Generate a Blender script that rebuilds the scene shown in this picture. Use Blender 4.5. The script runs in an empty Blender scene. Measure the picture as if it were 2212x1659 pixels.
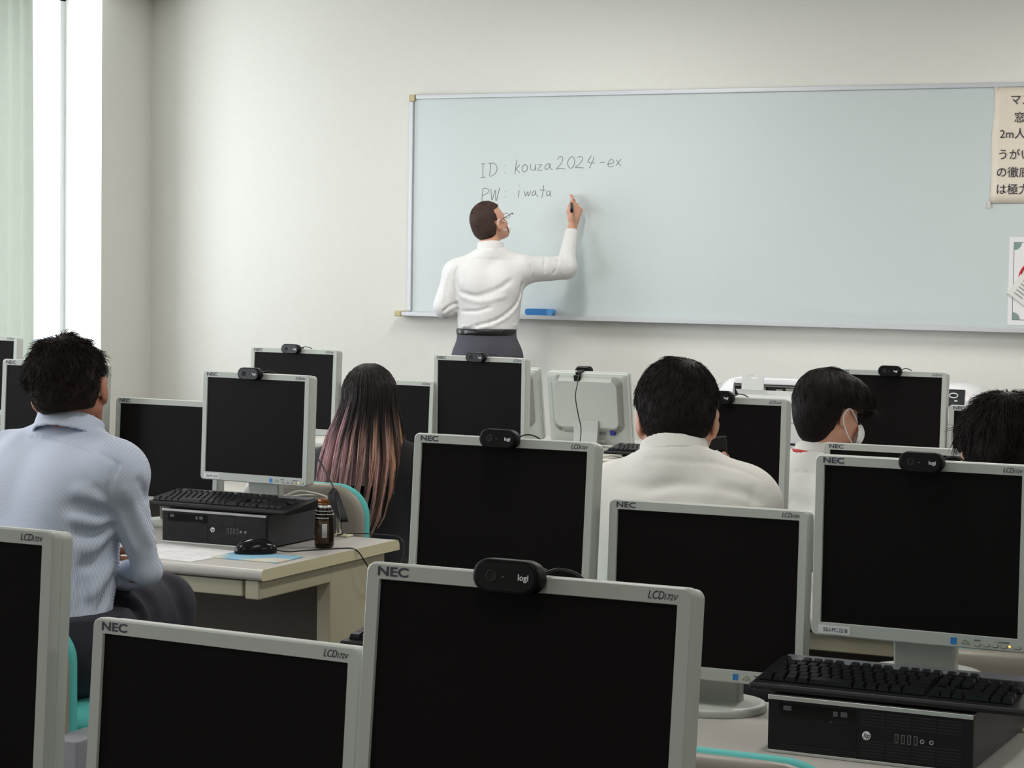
import bpy, math, random
import numpy as np
from mathutils import Vector, Matrix
random.seed(7); rng = np.random.default_rng(11)
scene = bpy.context.scene
COL = scene.collection

# ------------------------------------------------------------------ camera
CAM_O = np.array([0.0, 0.0, 1.5])
CF = np.array([-0.4328381, 0.89967115, -0.05694737])
CR = np.array([0.90068047, 0.43424056, 0.01448509])
CU = np.array([-0.03776068, 0.04502169, 0.9982721])
FPX = 4771.5
cam_data = bpy.data.cameras.new('camera'); cam = bpy.data.objects.new('camera', cam_data); COL.objects.link(cam)
cam_data.sensor_width = 36.0; cam_data.lens = 36.0 * FPX / 2212.0; cam_data.clip_start = 0.05
cam.matrix_world = Matrix(((CR[0], CU[0], -CF[0], CAM_O[0]), (CR[1], CU[1], -CF[1], CAM_O[1]), (CR[2], CU[2], -CF[2], CAM_O[2]), (0, 0, 0, 1)))
scene.camera = cam

# ------------------------------------------------------------------ look
vs = scene.view_settings
vs.view_transform = 'Standard'; vs.look = 'None'; vs.gamma = 1.0; vs.use_curve_mapping = False
vs.exposure = 0.17
scene.cycles.max_bounces = 10; scene.cycles.diffuse_bounces = 6
scene.cycles.use_denoising = True
world = bpy.data.worlds.new('sky'); scene.world = world; world.use_nodes = True
bg = world.node_tree.nodes['Background']; bg.inputs[0].default_value = (0.80, 0.90, 1.0, 1); bg.inputs[1].default_value = 1.6

def area(name, loc, rot, sx, sy, power, color, spread=math.pi):
    l = bpy.data.lights.new(name, 'AREA'); l.shape = 'RECTANGLE'; l.size = sx; l.size_y = sy
    l.energy = power; l.color = color; l.spread = spread
    o = bpy.data.objects.new(name, l); COL.objects.link(o); o.location = loc; o.rotation_euler = rot
    return o
# daylight coming in through the windows of the left wall (panes stand at x = -7.95)
area('daylight_window_front', (-8.06, 9.88, 1.75), (0, -math.pi / 2, 0), 2.2, 1.05, 48, (0.93, 0.97, 1.0))
area('daylight_window_middle', (-8.06, 6.6, 1.75), (0, -math.pi / 2, 0), 2.2, 3.6, 155, (0.93, 0.97, 1.0))
area('daylight_window_rear', (-8.06, 1.6, 1.75), (0, -math.pi / 2, 0), 2.2, 4.4, 110, (0.93, 0.97, 1.0))

# ------------------------------------------------------------------ helpers
def at(px, py, d):
    """point seen at photo pixel px,py at distance d along the view axis"""
    return CAM_O + d * (CF + CR * (px - 1106) / FPX - CU * (py - 829.5) / FPX)
def at_y(px, py, y):
    r = CF + CR * (px - 1106) / FPX - CU * (py - 829.5) / FPX
    return CAM_O + r * (y / r[1])

def lin(c):
    return tuple(((v / 255.0) / 12.92 if v / 255.0 <= 0.04045 else ((v / 255.0 + 0.055) / 1.055) ** 2.4) for v in c)

def mat(name, rgb, rough=0.5, metal=0.0, noise=0.0, nscale=200, bump=0.0, bscale=300, **kw):
    m = bpy.data.materials.new(name); m.use_nodes = True
    nt = m.node_tree; b = nt.nodes['Principled BSDF']
    c = lin(rgb) + (1,)
    b.inputs['Base Color'].default_value = c; b.inputs['Roughness'].default_value = rough; b.inputs['Metallic'].default_value = metal
    for k, v in kw.items():
        b.inputs[k.replace('_', ' ')].default_value = v
    if noise or bump:
        tc = nt.nodes.new('ShaderNodeTexCoord')
    if noise:
        n = nt.nodes.new('ShaderNodeTexNoise'); n.inputs['Scale'].default_value = nscale; n.inputs['Detail'].default_value = 3
        nt.links.new(tc.outputs['Object'], n.inputs['Vector'])
        mx = nt.nodes.new('ShaderNodeMix'); mx.data_type = 'RGBA'
        mx.inputs[6].default_value = tuple(v * (1 - noise) for v in c[:3]) + (1,)
        mx.inputs[7].default_value = tuple(min(1, v * (1 + noise)) for v in c[:3]) + (1,)
        nt.links.new(n.outputs['Fac'], mx.inputs[0]); nt.links.new(mx.outputs[2], b.inputs['Base Color'])
    if bump:
        n2 = nt.nodes.new('ShaderNodeTexNoise'); n2.inputs['Scale'].default_value = bscale; n2.inputs['Detail'].default_value = 4
        nt.links.new(tc.outputs['Object'], n2.inputs['Vector'])
        bp = nt.nodes.new('ShaderNodeBump'); bp.inputs['Strength'].default_value = bump; bp.inputs['Distance'].default_value = 0.01
        nt.links.new(n2.outputs['Fac'], bp.inputs['Height']); nt.links.new(bp.outputs[0], b.inputs['Normal'])
    return m

def emis(name, rgb, s):
    m = mat(name, rgb, 0.4); b = m.node_tree.nodes['Principled BSDF']
    b.inputs['Emission Color'].default_value = lin(rgb) + (1,); b.inputs['Emission Strength'].default_value = s
    return m

def link(name, me, parent=None, loc=None, rot=None):
    o = bpy.data.objects.new(name, me); COL.objects.link(o)
    if parent is not None: o.parent = parent
    if loc is not None: o.location = loc
    if rot is not None: o.rotation_euler = rot
    return o

def tag(o, label=None, cat=None, group=None, kind=None):
    if label: o['label'] = label
    if cat: o['category'] = cat
    if group: o['group'] = group
    if kind: o['kind'] = kind
    return o

def empty(name, loc, rz, label, cat, group=None):
    o = bpy.data.objects.new(name, None); COL.objects.link(o)
    o.location = loc; o.rotation_euler = (0, 0, rz); o.empty_display_size = 0.05
    return tag(o, label, cat, group)

def copy_tree(o, parent=None):
    c = o.copy(); COL.objects.link(c)
    if parent is not None: c.parent = parent
    for ch in list(o.children): copy_tree(ch, c)
    return c

class MB:
    """collects shapes for ONE mesh"""
    def __init__(s): s.v = []; s.f = []; s.m = []; s.sm = []
    def add(s, vs_, fs, mi=0, smooth=False):
        k = len(s.v); s.v += [tuple(map(float, p)) for p in vs_]
        for f in fs: s.f.append(tuple(k + i for i in f)); s.m.append(mi); s.sm.append(smooth)
        return s
    def box(s, x0, x1, y0, y1, z0, z1, mi=0, R=None, c=None):
        p = [(x, y, z) for z in (z0, z1) for y in (y0, y1) for x in (x0, x1)]
        if R is not None:
            p = [tuple(np.array(c) + R @ (np.array(q) - np.array(c))) for q in p]
        return s.add(p, [(0, 2, 3, 1), (4, 5, 7, 6), (0, 1, 5, 4), (2, 6, 7, 3), (0, 4, 6, 2), (1, 3, 7, 5)], mi)
    def loft(s, loops, cap0=True, cap1=True, mi=0, smooth=True, closed=True):
        n = len(loops[0]); vs_ = [p for l in loops for p in l]; fs = []
        for i in range(len(loops) - 1):
            for j in range(n if closed else n - 1):
                a = i * n + j; b = i * n + (j + 1) % n
                fs.append((a, b, b + n, a + n))
        s.add(vs_, fs, mi, smooth)
        if cap0: s.add(loops[0], [tuple(reversed(range(n)))], mi, False)
        if cap1: s.add(loops[-1], [tuple(range(n))], mi, False)
        return s
    def lathe(s, prof, c=(0, 0, 0), n=32, mi=0, sy=1.0, smooth=True):
        loops = [[(c[0] + r * math.cos(a), c[1] + r * sy * math.sin(a), c[2] + z) for a in [2 * math.pi * i / n for i in range(n)]] for r, z in prof]
        return s.loft(loops, mi=mi, smooth=smooth)
    def tube(s, pts, r, n=8, mi=0, caps=True):
        pts = [np.array(p, float) for p in pts]; m = len(pts)
        rr = r if hasattr(r, '__len__') else [r] * m
        t0 = pts[1] - pts[0]; ref = np.array([0, 0, 1.0]) if abs(t0[2]) < 0.9 * np.linalg.norm(t0) else np.array([1.0, 0, 0])
        loops = []
        for i in range(m):
            t = pts[min(i + 1, m - 1)] - pts[max(i - 1, 0)]; t = t / (np.linalg.norm(t) + 1e-12)
            u = np.cross(ref, t)
            if np.linalg.norm(u) < 1e-6: u = np.cross(np.array([0.3, 1, 0.2]), t)
            u /= np.linalg.norm(u); w = np.cross(t, u); ref = np.cross(t, u) if False else ref
            ref = w
            loops.append([pts[i] + rr[i] * (u * math.cos(a) + w * math.sin(a)) for a in [2 * math.pi * k / n for k in range(n)]])
        return s.loft(loops, caps, caps, mi)
    def sphere(s, c, r, n=12, mi=0):
        r = r if hasattr(r, '__len__') else (r, r, r)
        loops = []
        for i in range(1, n):
            a = math.pi * i / n
            loops.append([(c[0] + r[0] * math.sin(a) * math.cos(b), c[1] + r[1] * math.sin(a) * math.sin(b), c[2] - r[2] * math.cos(a)) for b in [2 * math.pi * k / (2 * n) for k in range(2 * n)]])
        return s.loft(loops, mi=mi)
    def build(s, name, mats, parent=None, loc=None, rot=None, bevel=0.0, seg=2):
        me = bpy.data.meshes.new(name); me.from_pydata(s.v, [], s.f)
        for m in (mats if isinstance(mats, (list, tuple)) else [mats]): me.materials.append(m)
        me.polygons.foreach_set('material_index', s.m); me.polygons.foreach_set('use_smooth', s.sm); me.update()
        o = link(name, me, parent, loc, rot)
        if bevel:
            b = o.modifiers.new('bevel', 'BEVEL'); b.width = bevel; b.segments = seg; b.limit_method = 'ANGLE'; b.angle_limit = 0.6
            o.modifiers.new('wn', 'WEIGHTED_NORMAL')
            for p in me.polygons: p.use_smooth = True
        return o

def spline(P, n=8):
    P = [np.array(p, float) for p in P]; P = [2 * P[0] - P[1]] + P + [2 * P[-1] - P[-2]]; out = []
    for i in range(1, len(P) - 2):
        for k in range(n):
            t = k / n; a, b, c, d = P[i - 1], P[i], P[i + 1], P[i + 2]
            out.append(0.5 * (2 * b + (c - a) * t + (2 * a - 5 * b + 4 * c - d) * t * t + (3 * b - a - 3 * c + d) * t ** 3))
    out.append(P[-2]); return out

def rrect(w, h, r, y, cx=0, cz=0, n=6):
    L = []
    for (sx, sz, a0) in ((1, -1, -90), (1, 1, 0), (-1, 1, 90), (-1, -1, 180)):
        for k in range(n + 1):
            a = math.radians(a0 + 90 * k / n)
            L.append((cx + sx * (w / 2 - r) + r * math.cos(a), y, cz + sz * (h / 2 - r) + r * math.sin(a)))
    return L

def text(name, body, size, m, parent, loc, rot=(math.pi / 2, 0, 0), sx=1.0, shear=0.0, fat=0.0, ext=0.0002, align='LEFT', spacing=1.0):
    cu = bpy.data.curves.new(name, 'FONT'); cu.body = body; cu.size = size; cu.shear = shear; cu.offset = fat; cu.extrude = ext
    cu.align_x = align; cu.space_character = spacing; cu.resolution_u = 3
    t = bpy.data.objects.new(name, cu); COL.objects.link(t)
    dg = bpy.context.evaluated_depsgraph_get(); me = bpy.data.meshes.new_from_object(t.evaluated_get(dg))
    bpy.data.objects.remove(t); me.name = name; me.materials.clear(); me.materials.append(m)
    for v in me.vertices: v.co.x *= sx
    return link(name, me, parent, loc, rot)

# ------------------------------------------------------------------ materials
M = {}
M['wall'] = mat('wall_paint', (226, 225, 219), 0.85, noise=0.02, nscale=30, bump=0.05, bscale=500)
M['ceiling'] = mat('ceiling_paint', (228, 226, 218), 0.9, noise=0.03, nscale=60)
M['floor'] = mat('floor_carpet', (92, 82, 74), 0.95, noise=0.25, nscale=120, bump=0.4, bscale=400)
M['board'] = mat('board_steel', (197, 206, 206), 0.28, noise=0.012, nscale=3)
M['alu'] = mat('anodised_aluminium', (196, 198, 202), 0.42, 0.25)
M['beige_cap'] = mat('beige_plastic', (196, 182, 138), 0.5)
M['bezel'] = mat('monitor_plastic', (187, 192, 186), 0.42, noise=0.015, nscale=900, bump=0.03, bscale=1500)
M['bezel_in'] = mat('monitor_inner_plastic', (170, 172, 163), 0.5)
M['cam_black'] = mat('webcam_black', (15, 15, 17), 0.45, Specular_IOR_Level=0.15)
M['desk_shade'] = mat('desk_panel_shade', (82, 74, 64), 0.6)  # shade under the desks painted into the modesty panel colour
M['faint'] = mat('faint_print', (196, 196, 202), 0.7)
M['drive_print'] = mat('drive_print', (74, 78, 80), 0.5)
M['screen'] = mat('dark_lcd', (25, 23, 23), 0.32, Specular_IOR_Level=0.045)
M['groove'] = mat('groove_grey', (128, 128, 120), 0.6)
M['slot'] = mat('vent_dark', (70, 70, 64), 0.7)
M['stand'] = mat('stand_silver', (176, 178, 172), 0.4, 0.25, noise=0.02, nscale=1200)
M['ink'] = mat('lettering_ink', (62, 62, 78), 0.5)
M['btn'] = mat('button_plastic', (190, 190, 180), 0.4)
M['btn_rim'] = mat('button_rim', (110, 108, 98), 0.5)
M['led'] = emis('amber_led', (255, 190, 60), 2.5)
M['sticker'] = mat('label_paper', (226, 226, 228), 0.5)
M['blue_label'] = mat('blue_label', (38, 128, 200), 0.4)
M['green_label'] = mat('green_print', (128, 158, 110), 0.5)
M['black'] = mat('black_plastic', (20, 20, 22), 0.45, noise=0.05, nscale=900, Specular_IOR_Level=0.22)
M['gloss'] = mat('gloss_black', (14, 14, 15), 0.2, Specular_IOR_Level=0.25)
M['key'] = mat('keycap_black', (20, 21, 24), 0.30, noise=0.08, nscale=300, Specular_IOR_Level=0.35)
M['white_print'] = mat('white_print', (225, 228, 230), 0.5)
M['case'] = mat('painted_dark_steel', (50, 50, 57), 0.45, 0.2, noise=0.1, nscale=700)
M['silver'] = mat('silver_trim', (190, 192, 188), 0.32, 0.5)
M['dark_in'] = mat('deep_black', (9, 9, 10), 0.7)
M['cable'] = mat('cable_black', (18, 18, 20), 0.4)
M['cable_w'] = mat('cable_white', (206, 204, 192), 0.5)
M['desk'] = mat('desk_laminate', (190, 186, 180), 0.38, noise=0.03, nscale=300)
M['desk_edge'] = mat('desk_edge_cream', (206, 200, 168), 0.45)
M['desk_steel'] = mat('desk_steel_beige', (178, 173, 150), 0.5, noise=0.03, nscale=400)
M['chair_shell'] = mat('chair_shell_taupe', (150, 143, 132), 0.4, noise=0.04, nscale=300)
M['teal'] = mat('teal_fabric', (84, 184, 180), 0.8, noise=0.1, nscale=500, bump=0.2, bscale=900)
M['skin'] = mat('skin', (208, 156, 132), 0.5, noise=0.06, nscale=40, Subsurface_Weight=0.12, Subsurface_Scale=0.01)
M['skin_tan'] = mat('skin_tan', (172, 116, 92), 0.5, noise=0.06, nscale=40, Subsurface_Weight=0.1, Subsurface_Scale=0.01)
M['white_shirt'] = mat('white_shirt', (222, 221, 221), 0.8, bump=0.12, bscale=60)
M['cream_shirt'] = mat('cream_white_shirt', (222, 220, 214), 0.8, bump=0.12, bscale=50)
M['trouser'] = mat('charcoal_trousers', (74, 74, 84), 0.85, noise=0.12, nscale=900)
M['navy'] = mat('navy_trousers', (44, 44, 54), 0.85, noise=0.12, nscale=900)
M['black_cloth'] = mat('black_knit', (17, 17, 19), 0.9, noise=0.2, nscale=400, bump=0.2, bscale=300)
M['belt'] = mat('black_leather', (18, 18, 20), 0.25)
M['shoe'] = mat('shoe_leather', (20, 19, 19), 0.3)
M['mask'] = mat('mask_white', (236, 236, 238), 0.8)
M['eye'] = mat('eye_white', (220, 215, 208), 0.2)
M['glass_frame'] = mat('glasses_metal', (112, 92, 72), 0.3, 0.7)
M['red'] = mat('red_lanyard', (190, 32, 40), 0.6)
M['paper'] = mat('paper_white', (226, 225, 226), 0.7, noise=0.02, nscale=60)
M['poster'] = mat('poster_paper', (222, 212, 196), 0.6, noise=0.015, nscale=12)
M['grey_print'] = mat('grey_print', (150, 150, 152), 0.7)
M['printer'] = mat('printer_white', (232, 233, 236), 0.35)
M['printer_grey'] = mat('printer_light_grey', (196, 198, 196), 0.4)
M['eraser'] = mat('eraser_blue', (48, 122, 192), 0.5)
M['eraser_l'] = mat('eraser_light_blue', (92, 158, 222), 0.5)
M['can'] = mat('can_dark_brown', (38, 28, 22), 0.2, 0.6)
M['can_label'] = mat('can_brown_print', (70, 56, 40), 0.35, 0.2, noise=0.6, nscale=500)
M['copper'] = mat('copper_cap', (136, 84, 50), 0.3, 0.7)
M['curtain'] = mat('curtain_green', (222, 229, 222), 0.85, noise=0.03, nscale=30, Transmission_Weight=0.0)
M['phone'] = mat('phone_dark', (30, 34, 38), 0.2)
M['whitebox'] = mat('pale_box', (150, 150, 160), 0.6)

def hair_mat(name, rgb, rough=0.6, spec=0.12):
    m = mat(name, rgb, rough, noise=0.25, nscale=60); m.node_tree.nodes['Principled BSDF'].inputs['Specular IOR Level'].default_value = spec
    return m
M['hair'] = hair_mat('hair_black', (28, 22, 21)); M['hair_b'] = hair_mat('hair_brown_black', (36, 28, 25)); M['hair_t'] = hair_mat('hair_cropped_brown', (66, 50, 44), 0.7, 0.2)

# ------------------------------------------------------------------ implicit-surface modeller (smooth unions meshed by surface nets)
class Field:
    def __init__(s, lo, hi, h):
        s.h = h; s.lo = np.array(lo, float); s.n = [int(math.ceil((hi[i] - lo[i]) / h)) + 1 for i in range(3)]
        s.ax = [np.float32(s.lo[i]) + np.arange(s.n[i], dtype=np.float32) * np.float32(h) for i in range(3)]
        s.V = np.full(s.n, 0.5, np.float32)
    def sl(s, lo, hi):
        r = []
        for i in range(3):
            a = max(0, int(math.floor((lo[i] - s.lo[i]) / s.h))); b = min(s.n[i], int(math.ceil((hi[i] - s.lo[i]) / s.h)) + 2)
            if b <= a: return None
            r.append(slice(a, b))
        return tuple(r)
    def grid(s, q):
        return np.meshgrid(s.ax[0][q[0]], s.ax[1][q[1]], s.ax[2][q[2]], indexing='ij', sparse=True)
    def put(s, q, d, k, op):
        V = s.V[q]
        if op == 'u':
            if k > 0:
                hh = np.maximum(k - np.abs(V - d), 0) / k; s.V[q] = np.minimum(V, d) - hh * hh * k * 0.25
            else: s.V[q] = np.minimum(V, d)
        else:
            d = -d
            if k > 0:
                hh = np.maximum(k - np.abs(V - d), 0) / k; s.V[q] = np.maximum(V, d) + hh * hh * k * 0.25
            else: s.V[q] = np.maximum(V, d)
    def cone(s, a, b, ra, rb, k=0.02, op='u', flat=1.0, fdir=None):
        a = np.array(a, float); b = np.array(b, float); m = max(ra, rb) + k + 3 * s.h
        q = s.sl(np.minimum(a, b) - m, np.maximum(a, b) + m)
        if q is None: return s
        X, Y, Z = s.grid(q); d = b - a; L = d @ d + 1e-12
        px, py, pz = X - a[0], Y - a[1], Z - a[2]
        t = np.clip((px * d[0] + py * d[1] + pz * d[2]) / L, 0, 1)
        ex, ey, ez = px - t * d[0], py - t * d[1], pz - t * d[2]
        if fdir is not None:
            fd = np.array(fdir, float); fd /= np.linalg.norm(fd); c = ex * fd[0] + ey * fd[1] + ez * fd[2]
            g = (1 / flat - 1)
            ex, ey, ez = ex + g * c * fd[0], ey + g * c * fd[1], ez + g * c * fd[2]
        s.put(q, np.sqrt(ex * ex + ey * ey + ez * ez) - (ra + (rb - ra) * t), k, op); return s
    def ell(s, c, r, R=None, k=0.02, op='u'):
        c = np.array(c, float); r = np.array(r, float); m = r.max() + k + 3 * s.h
        q = s.sl(c - m, c + m)
        if q is None: return s
        X, Y, Z = s.grid(q); P = (X - c[0], Y - c[1], Z - c[2])
        if R is None: R = np.eye(3)
        u = [(P[0] * R[0, i] + P[1] * R[1, i] + P[2] * R[2, i]) for i in range(3)]
        k0 = np.sqrt(sum((u[i] / r[i]) ** 2 for i in range(3))); k1 = np.sqrt(sum((u[i] / r[i] ** 2) ** 2 for i in range(3))) + 1e-9
        s.put(q, k0 * (k0 - 1) / k1, k, op); return s
    def fold(s, pts, w, amp):
        """raise (+) or crease (-) the surface along a polyline"""
        pts = [np.array(p, float) for p in pts]
        for a, b in zip(pts[:-1], pts[1:]):
            m = w * 2.6
            q = s.sl(np.minimum(a, b) - m, np.maximum(a, b) + m)
            if q is None: continue
            X, Y, Z = s.grid(q); d = b - a; L = d @ d + 1e-12
            px, py, pz = X - a[0], Y - a[1], Z - a[2]; t = (px * d[0] + py * d[1] + pz * d[2]) / L; tc = np.clip(t, 0, 1)
            e2 = (px - tc * d[0]) ** 2 + (py - tc * d[1]) ** 2 + (pz - tc * d[2]) ** 2
            s.V[q] -= amp * np.exp(-e2 / (w * w)).astype(np.float32)
        return s
    def cut(s, p, n, k=0.004):
        """remove the side that n points to"""
        X, Y, Z = np.meshgrid(*s.ax, indexing='ij', sparse=True)
        d = (X - p[0]) * n[0] + (Y - p[1]) * n[1] + (Z - p[2]) * n[2]
        s.V = np.maximum(s.V, d.astype(np.float32)); return s
    def cutbox(s, c, R, half):
        X, Y, Z = np.meshgrid(*s.ax, indexing='ij', sparse=True); d = None
        for i in range(3):
            u = (X - c[0]) * R[0, i] + (Y - c[1]) * R[1, i] + (Z - c[2]) * R[2, i]
            e = np.abs(u) - half[i]; d = e if d is None else np.maximum(d, e)
        s.V = np.maximum(s.V, -d.astype(np.float32)); return s
    def wrinkle(s, amp, sc, st=(1, 1, 1), seed=0):
        r = np.random.default_rng(seed); X, Y, Z = np.meshgrid(*s.ax, indexing='ij', sparse=True); w = 0
        for i in range(5):
            d = r.normal(size=3) * np.array(st); d /= np.linalg.norm(d) / (sc * r.uniform(0.6, 1.5)); ph = r.uniform(0, 6.28, 2)
            w = w + np.sin(X * d[0] + Y * d[1] + Z * d[2] + ph[0] + 0.8 * np.sin(X * d[1] * 0.7 + Z * d[0] * 0.7 + ph[1]))
        s.V = s.V - (amp / 5) * w.astype(np.float32); return s
    def mesh(s, smooth=0):
        V = s.V; S = V < 0; n = s.n
        c = np.zeros([k - 1 for k in n], np.int8)
        for i in (0, 1):
            for j in (0, 1):
                for k in (0, 1):
                    c += S[i:n[0] - 1 + i, j:n[1] - 1 + j, k:n[2] - 1 + k]
        act = (c > 0) & (c < 8); idx = np.full(act.shape, -1, np.int64); I = np.argwhere(act); idx[act] = np.arange(len(I))
        acc = np.zeros((len(I), 3)); cnt = np.zeros(len(I))
        for a in range(3):
            o = [b for b in range(3) if b != a]
            for u in (0, 1):
                for v in (0, 1):
                    p = I.copy(); p[:, o[0]] += u; p[:, o[1]] += v; q = p.copy(); q[:, a] += 1
                    v0 = V[p[:, 0], p[:, 1], p[:, 2]]; v1 = V[q[:, 0], q[:, 1], q[:, 2]]
                    m = (v0 < 0) != (v1 < 0); t = np.where(m, v0 / np.where(m, v0 - v1, 1), 0)
                    e = p.astype(float); e[:, a] += t; acc[m] += e[m]; cnt[m] += 1
        P = s.lo + s.h * acc / cnt[:, None]
        F = []
        for a in range(3):
            b_, c_ = (a + 1) % 3, (a + 2) % 3
            s0 = [slice(None)] * 3; s1 = [slice(None)] * 3; s0[a] = slice(0, n[a] - 1); s1[a] = slice(1, n[a])
            ch = S[tuple(s0)] != S[tuple(s1)]; E = np.argwhere(ch)
            E = E[(E[:, b_] > 0) & (E[:, c_] > 0) & (E[:, b_] < n[b_] - 1) & (E[:, c_] < n[c_] - 1)]
            def g(db, dc):
                p = E.copy(); p[:, b_] += db; p[:, c_] += dc; return idx[p[:, 0], p[:, 1], p[:, 2]]
            Q = np.stack([g(-1, -1), g(0, -1), g(0, 0), g(-1, 0)], 1)
            inside = S[E[:, 0], E[:, 1], E[:, 2]]; Q[~inside] = Q[~inside][:, ::-1]
            F.append(Q[(Q >= 0).all(1)])
        F = np.concatenate(F)
        for _ in range(smooth):
            A = np.zeros_like(P); W = np.zeros(len(P))
            for i in range(4):
                u, v = F[:, i], F[:, (i + 1) % 4]
                np.add.at(A, u, P[v]); np.add.at(W, u, 1); np.add.at(A, v, P[u]); np.add.at(W, v, 1)
            P = 0.5 * P + 0.5 * A / np.maximum(W, 1)[:, None]
        return P, F

def np_mesh(name, P, F, mats, parent=None, origin=(0, 0, 0), smooth=True, attr=None):
    me = bpy.data.meshes.new(name); P = np.asarray(P, float) - np.array(origin); k = F.shape[1]
    me.vertices.add(len(P)); me.vertices.foreach_set('co', P.astype(np.float32).ravel())
    me.loops.add(F.size); me.loops.foreach_set('vertex_index', F.astype(np.int32).ravel())
    me.polygons.add(len(F)); me.polygons.foreach_set('loop_start', np.arange(0, F.size, k, dtype=np.int32))
    me.update(calc_edges=True); me.polygons.foreach_set('use_smooth', np.full(len(F), smooth))
    for m in (mats if isinstance(mats, (list, tuple)) else [mats]): me.materials.append(m)
    if attr is not None:
        at_ = me.attributes.new(attr[0], 'FLOAT', 'POINT'); at_.data.foreach_set('value', attr[1].astype(np.float32))
    me.validate(); me.update()
    o = link(name, me, parent)
    if parent is None: o.location = origin
    return o

def strands(paths, r0, taper=0.25, tangent_flat=1.0):
    """paths: N x S x 3 -> vertices, faces (three-sided hairs) and a 0..1 value along each hair"""
    N, S, _ = paths.shape
    T = np.gradient(paths, axis=1); T /= np.linalg.norm(T, axis=2, keepdims=True) + 1e-12
    ref = rng.normal(size=(N, 1, 3)); U = np.cross(T, ref); U /= np.linalg.norm(U, axis=2, keepdims=True) + 1e-12; W = np.cross(T, U)
    tt = np.linspace(0, 1, S)[None, :, None]; rad = (r0 if np.isscalar(r0) else np.asarray(r0)[:, None, None]) * (1 - (1 - taper) * tt ** 1.5)
    V = np.stack([paths + rad * (U * math.cos(a) + W * math.sin(a)) for a in (0, 2.094, 4.189)], 2)
    base = (np.arange(N) * S * 3)[:, None, None] + (np.arange(S - 1) * 3)[None, :, None]
    k = np.arange(3)[None, None, :]; a = base + k; b = base + (k + 1) % 3
    F = np.stack([a, b, b + 3, a + 3], -1).reshape(-1, 4)
    return V.reshape(-1, 3), F, np.broadcast_to(np.linspace(0, 1, S)[None, :, None], (N, S, 3)).reshape(-1)

def unit(v): v = np.array(v, float); return v / np.linalg.norm(v)
def frame(fwd, up):
    f = unit(fwd); r = unit(np.cross(f, up)); u = np.cross(r, f); return np.stack([r, f, u], 1)
def mix(a, b, t): return np.array(a) * (1 - t) + np.array(b) * t

# ================================================================== ROOM
XL = -7.665; YF = 10.94; ZC = 2.99
MB().box(-8.0, 4.0, -3.0, 11.1, -0.1, 0.0).build('floor', M['floor'])['kind'] = 'structure'
MB().box(-8.0, 4.2, -3.2, 11.1, ZC, ZC + 0.1).build('ceiling', M['ceiling'])['kind'] = 'structure'
MB().box(-8.0, 4.2, YF, YF + 0.15, 0, ZC).build('wall_front', M['wall'])['kind'] = 'structure'
MB().box(4.0, 4.2, -3.2, YF, 0, ZC).build('wall_right', M['wall'])['kind'] = 'structure'
MB().box(-8.0, 4.0, -3.2, -3.0, 0, ZC).build('wall_back', M['wall'])['kind'] = 'structure'
wl = MB()
for y0, y1, z0, z1 in ((10.45, YF, 0, ZC), (9.3, 10.45, 0, 0.62), (8.6, 9.3, 0, ZC), (4.6, 8.6, 0, 0.62), (4.6, 8.6, 2.9, ZC), (4.0, 4.6, 0, ZC), (-0.8, 4.0, 0, 0.62), (-0.8, 4.0, 2.9, ZC), (-3.0, -0.8, 0, ZC)):
    wl.box(-8.0, XL, y0, y1, z0, z1)
wl.build('wall_left', M['wall'])['kind'] = 'structure'
gm = bpy.data.materials.new('window_glass'); gm.use_nodes = True; nt = gm.node_tree; nt.nodes.remove(nt.nodes['Principled BSDF'])
g1 = nt.nodes.new('ShaderNodeBsdfTransparent'); g2 = nt.nodes.new('ShaderNodeBsdfGlossy'); g2.inputs['Roughness'].default_value = 0.02
fr = nt.nodes.new('ShaderNodeFresnel'); mxs = nt.nodes.new('ShaderNodeMixShader')
mxs.inputs[0].default_value = 0.05; nt.links.new(g1.outputs[0], mxs.inputs[1]); nt.links.new(g2.outputs[0], mxs.inputs[2]); nt.links.new(mxs.outputs[0], nt.nodes['Material Output'].inputs[0])
for i, (y0, y1) in enumerate(((9.3, 10.45), (4.6, 8.6), (-0.8, 4.0))):
    z0, z1 = 0.62, (2.99 if i == 0 else 2.9)
    fm = MB(); t = 0.05
    fm.box(-7.97, -7.92, y0, y1, z0, z0 + t).box(-7.97, -7.92, y0, y1, z1 - t, z1).box(-7.97, -7.92, y0, y0 + t, z0, z1).box(-7.97, -7.92, y1 - t, y1, z0, z1)
    for k in range(1, int((y1 - y0) / 1.2) + 1):
        ym = y0 + (y1 - y0) * k / (int((y1 - y0) / 1.2) + 1); fm.box(-7.965, -7.93, ym - 0.02, ym + 0.02, z0, z1)
    w = fm.build('window_%d' % (i + 1), M['alu']); w['kind'] = 'structure'
    MB().box(-7.952, -7.948, y0 + t, y1 - t, z0 + t, z1 - t).build('window_pane', gm, w)
MB().box(-7.92, -7.66, 9.3, 10.45, 0.62, 0.65).build('trim_1', M['wall'])['kind'] = 'structure'
MB().box(-7.664, -7.652, 10.45, YF - 0.012, 0, 0.06).box(-7.652, 4.0, YF - 0.012, YF - 0.0005, 0, 0.06).build('baseboard_front', M['desk_steel'])['kind'] = 'structure'
MB().box(-6.9, -1.2, 9.7, YF - 0.013, 0, 0.10).build('trim_2', M['floor'])['kind'] = 'structure'

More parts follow.
